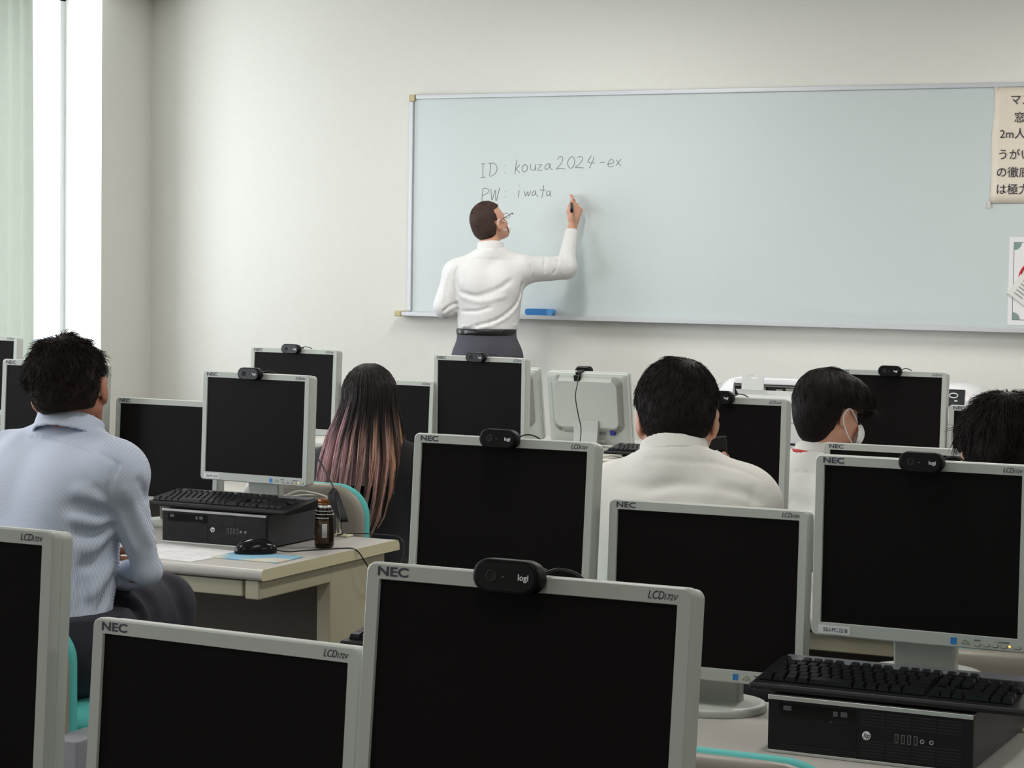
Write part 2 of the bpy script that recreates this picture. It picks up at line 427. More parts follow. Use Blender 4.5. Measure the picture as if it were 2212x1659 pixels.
# curtain: pleated cloth of real thickness hanging from the rail box
def curtain(name, y0, y1, z0, z1, amp, per, m, label, cat, edge=0.0, x=-7.74):
    ny = int((y1 - y0) / 0.008); nz = 26; P = []; F = []
    for j in range(nz + 1):
        v = j / nz; z = z0 + (z1 - z0) * v
        for i in range(ny + 1):
            u = i / ny; y = y0 + (y1 - y0) * u + edge * (1 - v) ** 2 * u
            ph = 2 * math.pi * (y - y0) / per
            P.append((x + amp * (0.75 + 0.25 * math.sin(y * 7)) * math.sin(ph + 0.5 * math.sin(3 * v + y * 4) + 0.9 * math.sin(y * 9)) * (1 - 0.25 * v), y + 0.012 * math.sin(2.2 * v + y * 11), z))
    for j in range(nz):
        for i in range(ny):
            a = j * (ny + 1) + i; F.append((a, a + 1, a + ny + 2, a + ny + 1))
    o = np_mesh(name, np.array(P), np.array(F), m, None, (x, (y0 + y1) / 2, z0))
    s = o.modifiers.new('cloth', 'SOLIDIFY'); s.thickness = 0.003
    return tag(o, label, cat)
cm = M['curtain']; nt = cm.node_tree; tr = nt.nodes.new('ShaderNodeBsdfTranslucent'); tr.inputs[0].default_value = lin((228, 231, 226)) + (1,)
ms = nt.nodes.new('ShaderNodeMixShader'); ms.inputs[0].default_value = 0.22
nt.links.new(nt.nodes['Principled BSDF'].outputs[0], ms.inputs[1]); nt.links.new(tr.outputs[0], ms.inputs[2]); nt.links.new(ms.outputs[0], nt.nodes['Material Output'].inputs[0])
curtain('curtain', 8.75, 9.90, 0.35, 2.93, 0.035, 0.125, cm, 'pale green pleated curtain drawn aside at the bright corner window', 'curtain', 0.05)
curtain('curtain', 5.9, 7.1, 0.35, 2.88, 0.035, 0.13, cm, 'pale green curtain hanging further back along the window wall', 'curtain')
sheer = bpy.data.materials.new('sheer_cloth'); sheer.use_nodes = True; nt = sheer.node_tree; pb = nt.nodes['Principled BSDF']
pb.inputs['Base Color'].default_value = lin((214, 222, 232)) + (1,); pb.inputs['Roughness'].default_value = 0.9; pb.inputs['Alpha'].default_value = 0.45
curtain('sheer_curtain', 9.96, 10.02, 0.66, 2.0, 0.012, 0.05, sheer, 'narrow strip of sheer curtain beside the green curtain', 'curtain', 0.0, x=-7.80)
tag(MB().box(-7.86, -7.69, 8.75, 10.17, 2.93, 2.99).build('curtain_rail_box', M['ceiling'], bevel=0.003), 'white box hiding the curtain rail above the corner window', 'curtain rail')

# ceiling lamps (above the frame)
for i, (x, y) in enumerate(((-4.6, 9.2), (-1.6, 9.2), (-4.6, 6.4), (-1.6, 6.4), (1.4, 6.4), (-4.6, 3.4), (-1.6, 3.4), (1.4, 3.4), (-3.4, 0.6), (-0.6, 0.6))):
    lm = empty('ceiling_light', (x, y, ZC), 0, 'white fluorescent ceiling light', 'ceiling light', 'fluorescent lights on the classroom ceiling')
    MB().box(-0.15, 0.15, -0.63, 0.63, -0.05, 0).build('housing', M['ceiling'], lm)
    l = bpy.data.lights.new('lamp_tube', 'AREA'); l.shape = 'RECTANGLE'; l.size = 0.24; l.size_y = 1.2; l.energy = (25 if x < -3 else 38) if y > 8 else (23 if y > 5 else (18 if y > 3 else 9)); l.color = (1.0, 0.98, 0.94)
    lo = bpy.data.objects.new('lamp_tube', l); COL.objects.link(lo); lo.parent = lm; lo.location = (0, 0, -0.055)

# ------------------------------------------------------------------ whiteboard
YB = YF - 0.03
wbx0, wbx1, wbz0, wbz1 = -5.895, -1.70, 1.195, 2.375
wb = empty('whiteboard', (wbx0, YF, wbz0), 0, 'long pale blue whiteboard with handwriting mounted on the front wall', 'whiteboard')
def sub(mb, name, m, parent, **kw):     # world-coordinate mesh under a parent
    o = mb.build(name, m, parent, **kw); o.matrix_parent_inverse = parent.matrix_world.inverted() if parent.type != 'EMPTY' else Matrix.Translation(-parent.location)
    return o
sub(MB().box(wbx0 + 0.01, wbx1, YB, YF - 0.002, wbz0, wbz1), 'writing_surface', M['board'], wb)
sub(MB().box(wbx0 + 0.03, wbx1, YB - 0.012, YF - 0.002, wbz1, wbz1 + 0.024), 'top_rail', M['alu'], wb, bevel=0.003)
sub(MB().box(wbx0 - 0.008, wbx0 + 0.016, YB - 0.012, YF - 0.002, wbz0, wbz1 - 0.012), 'side_rail', M['alu'], wb, bevel=0.003)
sub(MB().box(wbx0 - 0.01, wbx0 + 0.026, YB - 0.016, YF - 0.002, wbz1 - 0.012, wbz1 + 0.026), 'corner_cap', M['beige_cap'], wb, bevel=0.004)
tr = MB().box(wbx0 - 0.02, wbx1, YB - 0.055, YF - 0.002, wbz0 - 0.022, wbz0 - 0.014).box(wbx0 - 0.02, wbx1, YB - 0.060, YB - 0.052, wbz0 - 0.026, wbz0 - 0.003).box(wbx0 - 0.02, wbx1, YB - 0.002, YF - 0.002, wbz0 - 0.022, wbz0)
tray = sub(tr, 'pen_tray', M['alu'], wb, bevel=0.002)
o = sub(MB().box(wbx0 - 0.062, wbx0 - 0.02, YB - 0.064, YF - 0.002, wbz0 - 0.03, wbz0 + 0.001), 'tray_end_cap', M['beige_cap'], wb, bevel=0.005)
STROKES = [[(130,222),(185,218)],[(150,222),(152,408)],[(120,412),(188,408)],[(262,212),(252,300),(243,390)],[(230,215),(290,210),(340,245),(348,300),(320,360),(250,402)],
[(459,238),(464,249)],[(457,338),(462,349)],[(630,160),(612,260),(600,368)],[(668,235),(612,300)],[(620,290),(668,350)],[(740,228),(708,262),(706,310),(738,332),(772,300),(774,255),(740,228)],
[(822,225),(820,290),(850,312),(880,290),(888,228)],[(888,228),(888,318)],[(920,232),(975,232),(918,305),(985,308)],[(1090,218),(1050,225),(1022,270),(1040,300),(1080,270),(1095,220),(1095,280),(1130,302)],
[(1195,160),(1225,120),(1265,125),(1270,170),(1230,240),(1180,292),(1225,285),(1305,292)],[(1405,115),(1355,160),(1342,230),(1375,282),(1420,260),(1440,190),(1425,130),(1400,116)],
[(1475,130),(1515,118),(1548,135),(1540,180),(1500,230),(1447,270),(1500,272),(1570,278)],[(1672,105),(1640,160),(1625,195),(1670,205),(1725,208)],[(1712,125),(1690,190),(1643,282)],[(1798,200),(1860,195)],
[(1910,225),(1985,205),(1975,165),(1940,165),(1908,215),(1915,255),(1950,265),(1990,248)],[(2025,165),(2088,255)],[(2092,155),(2020,245)],
[(150,575),(138,680),(138,760)],[(145,575),(190,562),(228,590),(215,630),(145,668)],[(262,570),(268,650),(280,730),(325,590),(335,745),(385,560)],[(463,601),(468,612)],[(460,683),(465,694)],
[(660,590),(648,695)],[(655,523),(660,534)],[(735,600),(740,640),(752,672),(782,610),(790,672),(825,600)],[(895,600),(862,605),(842,645),(850,665),(880,650),(895,605),(895,650),(930,685)],
[(1005,520),(995,600),(978,695)],[(955,590),(1030,590)],[(1085,598),(1060,604),(1044,640),(1054,672),(1086,650),(1096,602),(1096,655),(1112,685)]]
words = [MB() for _ in range(4)]
for si, st in enumerate(STROKES):
    hb = words[0 if si < 7 else (1 if si < 24 else (2 if si < 29 else 3))]
    P = [at_y(1020 + x / 6.506, 320 + y / 6.506, YB) for x, y in st]
    if len(P) > 2: P = spline(P, 5)
    P = [p + np.array([0, -0.0002, 0]) for p in P]
    hb.tube(P, 0.0017, n=5)
M['marker_line'] = mat('marker_line', (122, 118, 112), 0.6)
for hb in words: sub(hb, 'handwriting', M['marker_line'], wb)

er = empty('board_eraser', (-5.073, YB - 0.027, wbz0 - 0.0135), 0.05, 'blue whiteboard eraser lying on the pen tray', 'eraser')
L = [rrect(0.165, 0.052, 0.02, y, 0, 0.026) for y in (-0.022, 0.022)]
MB().box(-0.08, 0.08, -0.023, 0.023, 0, 0.012).build('felt', M['grey_print'], er, bevel=0.003)
MB().loft([rrect(0.158, 0.034, 0.013, y, 0, 0.028) for y in (-0.024, 0.024)], smooth=False).build('grip', M['eraser'], er, bevel=0.004)
MB().loft([rrect(0.035, 0.034, 0.013, y, 0.065, 0.0285) for y in (-0.0248, 0.0248)], smooth=False).build('grip_end', M['eraser_l'], er, bevel=0.004)

# notices on the board
p0 = at_y(2149, 189, YB); p1 = at_y(2139, 439, YB)
ps = empty('wall_notice', (p0[0], YB, p1[2]), 0, 'cream paper notice with large handwritten style Japanese lines taped high on the whiteboard', 'poster')
nx = 24; W_ = 0.86; H_ = p0[2] - p1[2]; P = []; F = []
for j in range(13):
    for i in range(nx + 1):
        u = i / nx; v = j / 12; P.append((W_ * u - 0.01 * (1 - v) + 0.003 * math.sin(9 * v), -0.003 - 0.005 * abs(math.sin(7 * v + 1)) * math.exp(-6 * u), H_ * v))
for j in range(12):
    for i in range(nx): a = j * (nx + 1) + i; F.append((a, a + 1, a + nx + 2, a + nx + 1))
sh = np_mesh('sheet', np.array(P), np.array(F), M['poster'], ps)
sh.modifiers.new('t', 'SOLIDIFY').thickness = 0.0006
M['poster_ink'] = mat('poster_ink', (52, 46, 58), 0.6)
for body, px, py in (('マス', 2182.5, 224.5), ('窓', 2191, 263), ('2m人', 2160, 298), ('うがい', 2155, 343), ('の徹底', 2152, 381), ('は極力', 2151, 418)):
    q = at_y(px, py, YB)
    text('lettering', body, 0.056, M['poster_ink'], ps, (q[0] - p0[0], -0.0088, q[2] - p1[2]), fat=0.0002, spacing=1.02)
tp = mat('tape', (206, 200, 196), 0.3)
MB().box(0.0, 0.018, -0.0096, -0.0090, H_ - 0.01, H_ + 0.014).build('tape', tp, ps)
MB().box(-0.022, -0.004, -0.0096, -0.0090, -0.022, 0.01).build('tape', tp, ps)
q0 = at_y(2181, 512, YB); q1 = at_y(2176, 702, YB)
cf = empty('certificate', (q1[0], YB, q1[2]), 0, 'white sheet with a dark border and green corner rosettes stuck low on the whiteboard', 'sheet of paper')
hh = q0[2] - q1[2]
MB().box(0, 0.36, -0.0022, -0.0005, 0, hh).build('sheet', M['paper'], cf)
bd = mat('border_print', (120, 116, 132), 0.6)
MB().box(0.022, 0.0252, -0.0026, -0.0023, 0.025, hh - 0.025).box(0.022, 0.34, -0.0026, -0.0023, 0.025, 0.028).box(0.022, 0.34, -0.0026, -0.0023, hh - 0.028, hh - 0.025).build('border', bd, cf)
gc = mat('corner_green', (124, 148, 140), 0.6)
for zz, s in ((hh - 0.028, -1), (0.028, 1)):
    fan = [(0.025, -0.0030, zz)] + [(0.025 + 0.036 * math.cos(a), -0.0030, zz + s * 0.036 * math.sin(a)) for a in np.linspace(0, math.pi / 2, 10)]
    MB().loft([fan, [(x, y + 0.0005, z) for x, y, z in fan]], smooth=False).build('corner_ornament', gc, cf)
rp = [(0.14 + 0.085 * math.cos(a), -0.0030, hh * 0.53 + 0.085 * math.sin(a)) for a in np.linspace(0, 2 * math.pi, 40)]
MB().tube(rp, 0.007, n=4).build('red_ring', M['red'], cf)
pk = empty('plastic_packet', (q1[0] - 0.004, YB - 0.005, q1[2] + 0.16), 0, 'clear plastic packet of small print hanging aslant over the bordered sheet', 'packet')
pm = mat('clear_film', (222, 222, 218), 0.08); Rk = np.array(Matrix.Rotation(0.62, 3, 'Y'))
kk = MB().box(0, 0.30, -0.008, -0.002, 0.0, 0.115, R=Rk, c=(0, 0, 0)); kk.build('film', pm, pk, bevel=0.002)
kb = MB()
for r_ in range(5):
    for c_ in range(3): kb.box(0.03 + 0.085 * c_, 0.03 + 0.085 * c_ + 0.05, -0.0092, -0.0084, 0.02 + 0.018 * r_, 0.026 + 0.018 * r_, R=Rk, c=(0, 0, 0))
kb.build('small_print', M['grey_print'], pk)

# ================================================================== DESKS
DZ = 0.70
def desk(x0, x1, y0, depth=0.73, label='', group=None, z=DZ, panel=True):
    d = empty('computer_desk', ((x0 + x1) / 2, y0 + depth / 2, 0), 0, label, 'desk', group)
    hx = (x1 - x0) / 2; hy = depth / 2; t = 0.03
    top = MB(); r = 0.012; n = 6
    prof = [(-hy + r - r * math.cos(a), z - r + r * math.sin(a)) for a in np.linspace(0, math.pi / 2, n)] + [(hy - 0.02 + 0.02 * math.sin(a), z - 0.02 + 0.02 * math.cos(a)) for a in np.linspace(0, math.pi / 2, n)] + \
           [(hy, z - t), (-hy + r, z - t)] + [(-hy + r - r * math.sin(a), z - t + r - r * math.cos(a)) for a in np.linspace(0, math.pi / 2, n)]
    top.loft([[(-hx, y, zz) for y, zz in prof], [(hx, y, zz) for y, zz in prof]], mi=0, cap0=False, cap1=False, smooth=True)
    top.build('worktop', M['desk'], d)
    for s in (-1, 1):
        xs = sorted((s * hx, s * (hx + 0.0025)))
        MB().loft([[(x, y, zz) for y, zz in prof] for x in xs], smooth=False).build('edge_strip', M['desk_edge'], d)
        xi, xo = sorted((s * (hx - 0.055), s * (hx - 0.012)))
        lg = MB().box(xi, xo, -hy + 0.37, hy - 0.06, 0.05, z - t - 0.001).box(xi, xo, -hy + 0.012, -hy + 0.372, z - t - 0.050, z - t - 0.001).box(xi - 0.01, xo + 0.004, -hy + 0.10, hy - 0.03, 0.0, 0.05)
        lg.build('end_leg', M['desk_steel'], d, bevel=0.004)
    MB().box(-hx + 0.066, hx - 0.066, -hy + 0.018, -hy + 0.04, z - t - 0.046, z - t - 0.004).build('front_drawer', M['desk_steel'], d, bevel=0.004)
    MB().box(-hx + 0.056, hx - 0.056, hy - 0.10, hy - 0.085, 0.03, z - t - 0.002).build('modesty_panel', M['desk_shade'], d)
    MB().box(hx - 0.32, hx - 0.14, hy - 0.05, hy - 0.012, z + 0.0002, z + 0.006).build('cable_cover', M['desk_edge'], d, bevel=0.002)
    return d
desk(-2.03, -0.52, 1.52, label='beige computer desk nearest the camera under the front monitors')
desk(-2.03, -0.52, 3.08, label='beige computer desk carrying the large computer and keyboard')
desk(-4.47, -2.982, 4.744, label='beige computer desk with the drinks can on its corner')
desk(-2.25, -0.75, 4.744, label='beige computer desk in front of the two white shirted students')
desk(-4.50, -3.02, 6.33, label='beige computer desk in front of the long haired woman')
desk(-2.28, -0.78, 6.33, label='beige computer desk before the printers')
desk(-6.0, -4.56, 6.33, label='beige computer desk beside the curtain')
desk(-4.95, -3.05, 8.12, depth=0.95, label='teacher console desk below the whiteboard with monitors turned away')

# ================================================================== MONITORS
def monitor(loc, rz, tilt, label, group, full=False, name_label=None, led=False, zc=0.222):
    """origin on the surface below the disc base; the screen faces local -y"""
    r = empty('lcd_monitor', loc, rz, label, 'monitor', group)
    W, H = 0.338, 0.270; bw, bt, bb = 0.017, 0.018, 0.023
    oz = (bt - bb) / 2; OW, OH = W + 2 * bw, H + bt + bb
    pn = MB(); rr = 0.010
    loops = [rrect(OW - 0.006, OH - 0.006, rr, 0.040, 0, oz), rrect(OW - 0.004, OH - 0.004, rr, 0.0205, 0, oz), rrect(OW - 0.006, OH - 0.006, rr, 0.0195, 0, oz), rrect(OW - 0.006, OH - 0.006, rr, 0.0180, 0, oz), rrect(OW - 0.001, OH - 0.001, rr, 0.0172, 0, oz),
             rrect(OW, OH, rr, 0.006, 0, oz), rrect(OW - 0.0015, OH - 0.0015, rr, 0.002, 0, oz), rrect(OW - 0.005, OH - 0.005, rr - 0.001, 0.0, 0, oz),
             rrect(W + 0.001, H + 0.001, 0.001, 0.0, 0, 0), rrect(W, H, 0.001, 0.0012, 0, 0), rrect(W - 0.001, H - 0.001, 0.001, 0.0045, 0, 0)]
    pn.loft(loops, cap0=False, cap1=False, smooth=True)
    panel = pn.build('panel_frame', M['bezel'], r, (0, -0.045, zc), (-tilt, 0, 0))
    md = panel.modifiers.new('es', 'EDGE_SPLIT'); md.split_angle = 0.6
    MB().box(-W / 2, W / 2, 0.0035, 0.0060, -H / 2, H / 2).build('screen', M['screen'], panel)
    rh = MB()
    rh.loft([rrect(OW - 0.006, OH - 0.006, rr, 0.040, 0, oz), rrect(OW - 0.03, OH - 0.03, 0.012, 0.046, 0, oz), rrect(0.325, 0.238, 0.035, 0.047, 0, 0.022), rrect(0.290, 0.202, 0.028, 0.066, 0, 0.024), rrect(0.284, 0.196, 0.026, 0.068, 0, 0.024)], cap0=False, smooth=True)
    ro = rh.build('rear_housing', M['bezel'], panel); ro.modifiers.new('es', 'EDGE_SPLIT').split_angle = 0.5
    text('maker_lettering', 'NEC', 0.0135, M['ink'], panel, (-W / 2 - 0.003, -0.0004, H / 2 + 0.0042), sx=1.42, fat=0.0003)
    text('type_lettering', 'LCD', 0.0118, M['ink'], panel, (W / 2 - 0.032, -0.0004, H / 2 + 0.0045), shear=0.25, sx=0.78)
    text('type_lettering', '172V', 0.0082, M['ink'], panel, (W / 2 - 0.0150, -0.0004, H / 2 + 0.0045), shear=0.3, sx=0.85)
    zb = -H / 2 - 0.011
    if full:
        MB().box(0.058, 0.068, -0.0005, 0.0001, zb - 0.006, zb + 0.005).build('energy_label', M['blue_label'], panel)
        g = MB()
        g.tube([(0.0775 + 0.0085 * (k / 12), -0.0002, zb - 0.003 + 0.006 * math.sin(math.pi * k / 12)) for k in range(13)], 0.0005, 4).tube([(0.076, -0.0002, zb - 0.0035), (0.091, -0.0002, zb - 0.0035)], 0.0006, 4)
        g.tube([(0.083 + 0.007 * (k / 8), -0.0002, zb + 0.0025 - 0.005 * (k / 8) ** 2) for k in range(9)], 0.0005, 4).build('eco_mark', M['green_label'], panel)
        for i in range(5):
            bx = 0.103 + 0.0148 * i + (0.007 if i == 4 else 0); bwid = 0.0105 if i < 4 else 0.012
            MB().loft([rrect(bwid, 0.0058, 0.0024, y, bx, zb - 0.003) for y in (0.0, -0.0006)], smooth=False).build('button_rim', M['btn_rim'], panel)
            MB().loft([rrect(bwid - 0.0012, 0.0046, 0.0019, y, bx, zb - 0.0026) for y in (-0.0004, -0.0014)], smooth=False).build('button', M['btn'], panel)
        for s, bx in (('SELECT', 0.103), ('-', 0.118), ('+', 0.133), ('AUTO/RESET', 0.147)):
            text('button_caption', s, 0.0034, M['ink'], panel, (bx, -0.0004, zb + 0.0025), align='CENTER')
        if led: MB().sphere((0.157, -0.0003, zb - 0.002), (0.0017, 0.0008, 0.0017), 6).build('power_light', M['led'], panel)
    if name_label:
        MB().box(-W / 2 - 0.003, -W / 2 + 0.053, -0.0006, 0.0001, zb - 0.0075, zb + 0.0065).build('name_label', M['sticker'], panel)
        text('name_lettering', name_label, 0.0098, M['ink'], panel, (-W / 2 + 0.0055, -0.0008, zb - 0.0038), sx=0.80)
    # neck and base
    nk = MB()
    L = []
    for z, w_, y0, y1 in ((0.012, 0.106, 0.0, 0.030), (0.03, 0.106, 0.0, 0.026), (0.075, 0.108, -0.002, 0.022), (0.125, 0.110, 0.002, 0.020)):
        L.append([(-w_ / 2, y0 + 0.004, z), (-w_ / 2 + 0.004, y0, z), (w_ / 2 - 0.004, y0, z), (w_ / 2, y0 + 0.004, z), (w_ / 2, y1, z), (-w_ / 2, y1, z)])
    nk.loft(L, smooth=False).build('neck', M['stand'], r)
    MB().lathe([(0.0, 0.0), (0.098, 0.0), (0.0995, 0.002), (0.0995, 0.011), (0.097, 0.014), (0.088, 0.0155), (0.0, 0.0165)], (0, 0.006, 0), 48, sy=0.93).build('base', M['bezel'], r)
    return r, panel

HT, HD = 1.153, 1.056     # height of the top of the screen on a computer / on the desk
MON = {}
def put(key, x, y, hi, yaw, tilt, label, ez=0.0, **kw):
    yaw = math.radians(yaw); tilt = math.radians(tilt)
    surf = 0.795 if hi else 0.70
    ztop = (HT if hi else HD) + ez; zc = ztop - 0.135 * math.cos(tilt) - surf
    ux = np.array([math.cos(yaw), math.sin(yaw)]); uy = np.array([-math.sin(yaw), math.cos(yaw)])
    # x, y = upper left corner of the screen; find the root
    c = np.array([x, y]) + ux * 0.169 - uy * (0.135 * math.sin(tilt)) + uy * 0.045
    MON[key] = monitor((c[0], c[1], surf), yaw, tilt, label, 'grey framed monitors with dark screens', zc=zc, **kw)
put('A', -1.130, 2.032, 1, -0.3, 5.7, 'nearest light grey monitor, lowest in the middle, webcam clipped on top', 0.006)
put('B', -1.523, 2.083, 0, -3.4, 4.3, 'light grey monitor without webcam at the bottom left, below the striped shirt', 0.003)
put('C', -1.950, 2.09, 1, -1, 3.5, 'light grey monitor cut off by the left edge at the bottom corner', 0.002)
put('D', -1.147, 3.619, 1, -0.4, 0.6, 'light grey monitor labelled SSU-PC-2218 with an amber power light, behind the large keyboard', 0.002, full=True, name_label='SSU-PC-2218', led=True)
put('E', -1.537, 3.639, 0, 1.4, 2.3, 'light grey monitor without webcam between two webcam monitors, before the white shirt', -0.003, full=True)
put('F', -1.931, 3.628, 1, -0.3, 4.3, 'light grey monitor with webcam standing in the centre directly behind the nearest one', 0.001)
put('G', -1.663, 5.29, 0, -0.5, 3, 'light grey monitor showing only its top strip behind the SSU-PC-2218 one', -0.021)
put('H', -2.131, 5.29, 1, 0, 2, 'light grey monitor with webcam half hidden by the phone holder', -0.015)
put('L', -3.517, 5.303, 1, -4.0, 2.1, 'light grey monitor standing on the computer beside the drinks can', -0.005, full=True, name_label='SSU-PC-2213', led=True)
put('M', -3.872, 5.375, 0, -1, 3, 'light grey monitor just right of the striped shirt, lower than its neighbour', -0.001)
put('N', -4.223, 5.29, 1, 0, 3, 'light grey monitor partly hidden by the curly haired person', 0.006)
put('P', -4.351, 6.868, 1, -1.6, 3.0, 'light grey monitor with webcam to the left of the long haired woman', -0.009)
put('Q', -3.961, 6.87, 0, -1, 3, 'light grey monitor peeking out on the right of the long hair', -0.011)
put('K', -3.598, 6.874, 1, -4.0, 0, 'light grey monitor with webcam just below the teacher', -0.014)
put('O', -5.788, 6.87, 1, 0, 3, 'far light grey monitor in front of the green curtain at the left edge', -0.002)
put('I', -2.136, 6.87, 1, 0, 3, 'light grey monitor with webcam faced by the person in the mask', -0.011)
put('J', -1.757, 6.87, 0, 0, 3, 'light grey monitor whose corner shows beside the ruffled hair at the right edge', -0.016)

# monitors on the console, seen from behind
def rear_extras(panel):
    sl = MB()
    for k in range(54):
        x = -0.122 + 0.244 * k / 53; sl.tube([(x, 0.0668, 0.1225), (x * 1.05, 0.0478, 0.1405)], 0.0008, 4)
    for q in (-1, 1):
        for k in range(38):
            z = -0.052 + 0.152 * k / 37; sl.tube([(q * 0.1445, 0.0668, z), (q * 0.1620, 0.0478, 0.022 + (z - 0.022) * 1.04)], 0.0008, 4)
        for (cz, sg, n_) in ((0.100, 1, 11), (-0.056, -1, 9)):
            for k in range(n_):
                a = math.radians(4 + 82 * k / (n_ - 1)); d_ = np.array([q * math.sin(a), 0, sg * math.cos(a)]); c_ = np.array([q * 0.120, 0, cz])
                sl.tube([c_ + d_ * 0.0235 + (0, 0.0668, 0), c_ + d_ * 0.044 + (0, 0.0476, 0)], 0.0009, 4)
    sl.build('vent_slots', M['groove'], panel)
    MB().box(-0.122, -0.100, 0.045, 0.062, -0.106, -0.086).build('video_plug', mat('plug_blue', (32, 44, 130), 0.5), panel)
    MB().box(-0.012, 0.052, 0.0462, 0.0470, -0.108, -0.090).box(-0.078, -0.020, 0.0462, 0.0470, -0.112, -0.094).box(0.062, 0.115, 0.0462, 0.0470, -0.106, -0.090).build('type_plates', M['grey_print'], panel)
    MB().box(-0.065, -0.035, 0.046, 0.056, -0.142, -0.130).build('power_plug', M['cable_w'], panel)
def put_back(key, cx, cy, yaw, tilt, ztop, label):
    yaw = math.radians(180 + yaw); tilt = math.radians(tilt)
    r = monitor((cx, cy, DZ), yaw, tilt, label, 'console monitors seen from behind', zc=ztop - 0.018 - 0.135 * math.cos(tilt) - DZ)
    rear_extras(r[1]); MON[key] = r
put_back('S', -3.715, 8.46, 0, 11, 1.033, 'white backed monitor turned away with a webcam clip and hanging cable')
put_back('R', -4.125, 8.46, 0, 11, 1.040, 'white backed monitor turned away, mostly hidden behind the monitor below the teacher')
put_back('T', -4.42, 8.86, 0, 8, 1.040, 'pale monitor corner just left of the monitor below the teacher')

# ------------------------------------------------------------------ webcams
def webcam(label):
    r = empty('webcam', (0, 0, 0), 0, label, 'webcam', 'black pill shaped webcams clipped on monitors')
    L = []
    for y, s in ((-0.016, 0.86), (-0.0155, 0.93), (-0.014, 0.975), (-0.010, 1.0), (0.000, 1.0), (0.005, 0.95), (0.008, 0.82)):
        L.append([(p[0] * (1 if s > 0.9 else 0.5 + 0.5 * s), y, p[2] * s) for p in rrect(0.0755 * (1 - (1 - s) * 0.4), 0.0355, 0.0174, y, 0, 0, 10)])
    MB().loft(L, smooth=True).build('body', M['cam_black'], r)
    MB().loft([rrect(0.066, 0.0285, 0.0140, y, 0, 0, 10) for y in (-0.0163, -0.0158)], smooth=False).build('face_plate', M['gloss'], r)
    ln = MB(); ln.loft([[(-0.015 + q * math.cos(a), y, q * math.sin(a)) for a in np.linspace(0, 2 * math.pi, 24, endpoint=False)] for q, y in ((0.0068, -0.0162), (0.0068, -0.0170), (0.0055, -0.0172), (0.0040, -0.0166), (0.0022, -0.0164))])
    ln.build('lens', M['dark_in'], r)
    MB().box(-0.0035, -0.0005, -0.0167, -0.0162, -0.0006, 0.0001).build('indicator', M['grey_print'], r)
    text('lettering', 'logi', 0.0088, M['white_print'], r, (0.0145, -0.0168, -0.0025), fat=0.0002)
    cl = MB()
    cl.loft([[(x, y, z) for x, y, z in ((-0.014, 0.004, zz), (0.014, 0.004, zz), (0.014, 0.0075, zz), (-0.014, 0.0075, zz))] for zz in (-0.006, 0.004)], smooth=False)
    cl.box(-0.013, 0.013, 0.004, 0.060, 0.0035, 0.0075); cl.box(-0.011, 0.011, 0.054, 0.060, -0.030, 0.0040)
    cl.build('clip', M['black'], r, bevel=0.002)
    MB().box(-0.0145, 0.0145, 0.060, 0.076, -0.044, -0.002).build('clip_foot', M['black'], r, bevel=0.003)
    cb = spline([(0.030, 0.006, 0.004), (0.043, 0.022, 0.010), (0.055, 0.045, 0.004), (0.060, 0.062, -0.015), (0.052, 0.072, -0.060), (0.045, 0.080, -0.16)], 6)
    MB().tube(cb, 0.0016, 6).build('cable', M['cable'], r)
    return r
first = True
def clip_cam(key, u, label, dz=0.0):
    root, panel = MON[key]
    c = webcam(label) if not WC else copy_tree(WC[0]); WC.append(c); c['label'] = label
    yaw = root.rotation_euler[2]; tilt = -panel.rotation_euler[0]
    mw = Matrix.Translation(root.location) @ Matrix.Rotation(yaw, 4, 'Z') @ Matrix.Translation(panel.location) @ Matrix.Rotation(-tilt, 4, 'X')
    c.matrix_world = mw @ Matrix.Translation((-0.169 + 0.338 * u, -0.0085, 0.153 - 0.0030 + dz))
WC = []
clip_cam('A', 0.471, 'black webcam on the nearest monitor, the largest one')
clip_cam('F', 0.50, 'black webcam on the centre monitor behind the nearest one')
clip_cam('D', 0.513, 'black webcam on the monitor labelled SSU-PC-2218')
clip_cam('L', 0.475, 'black webcam on the monitor above the drinks can')
clip_cam('P', 0.495, 'black webcam on the far monitor left of the long haired woman')
clip_cam('K', 0.488, 'black webcam on the monitor just below the teacher')
clip_cam('H', 0.53, 'black webcam half hidden by the head of the phone holder')
clip_cam('I', 0.513, 'black webcam on the monitor right of the person in the mask')
clip_cam('S', 0.60, 'webcam clipped on the white backed console monitor, seen from behind')

M['strip_sheen'] = mat('keyboard_strip_sheen', (96, 98, 104), 0.3)  # reflection on the dark rear strip painted in as a lighter grey
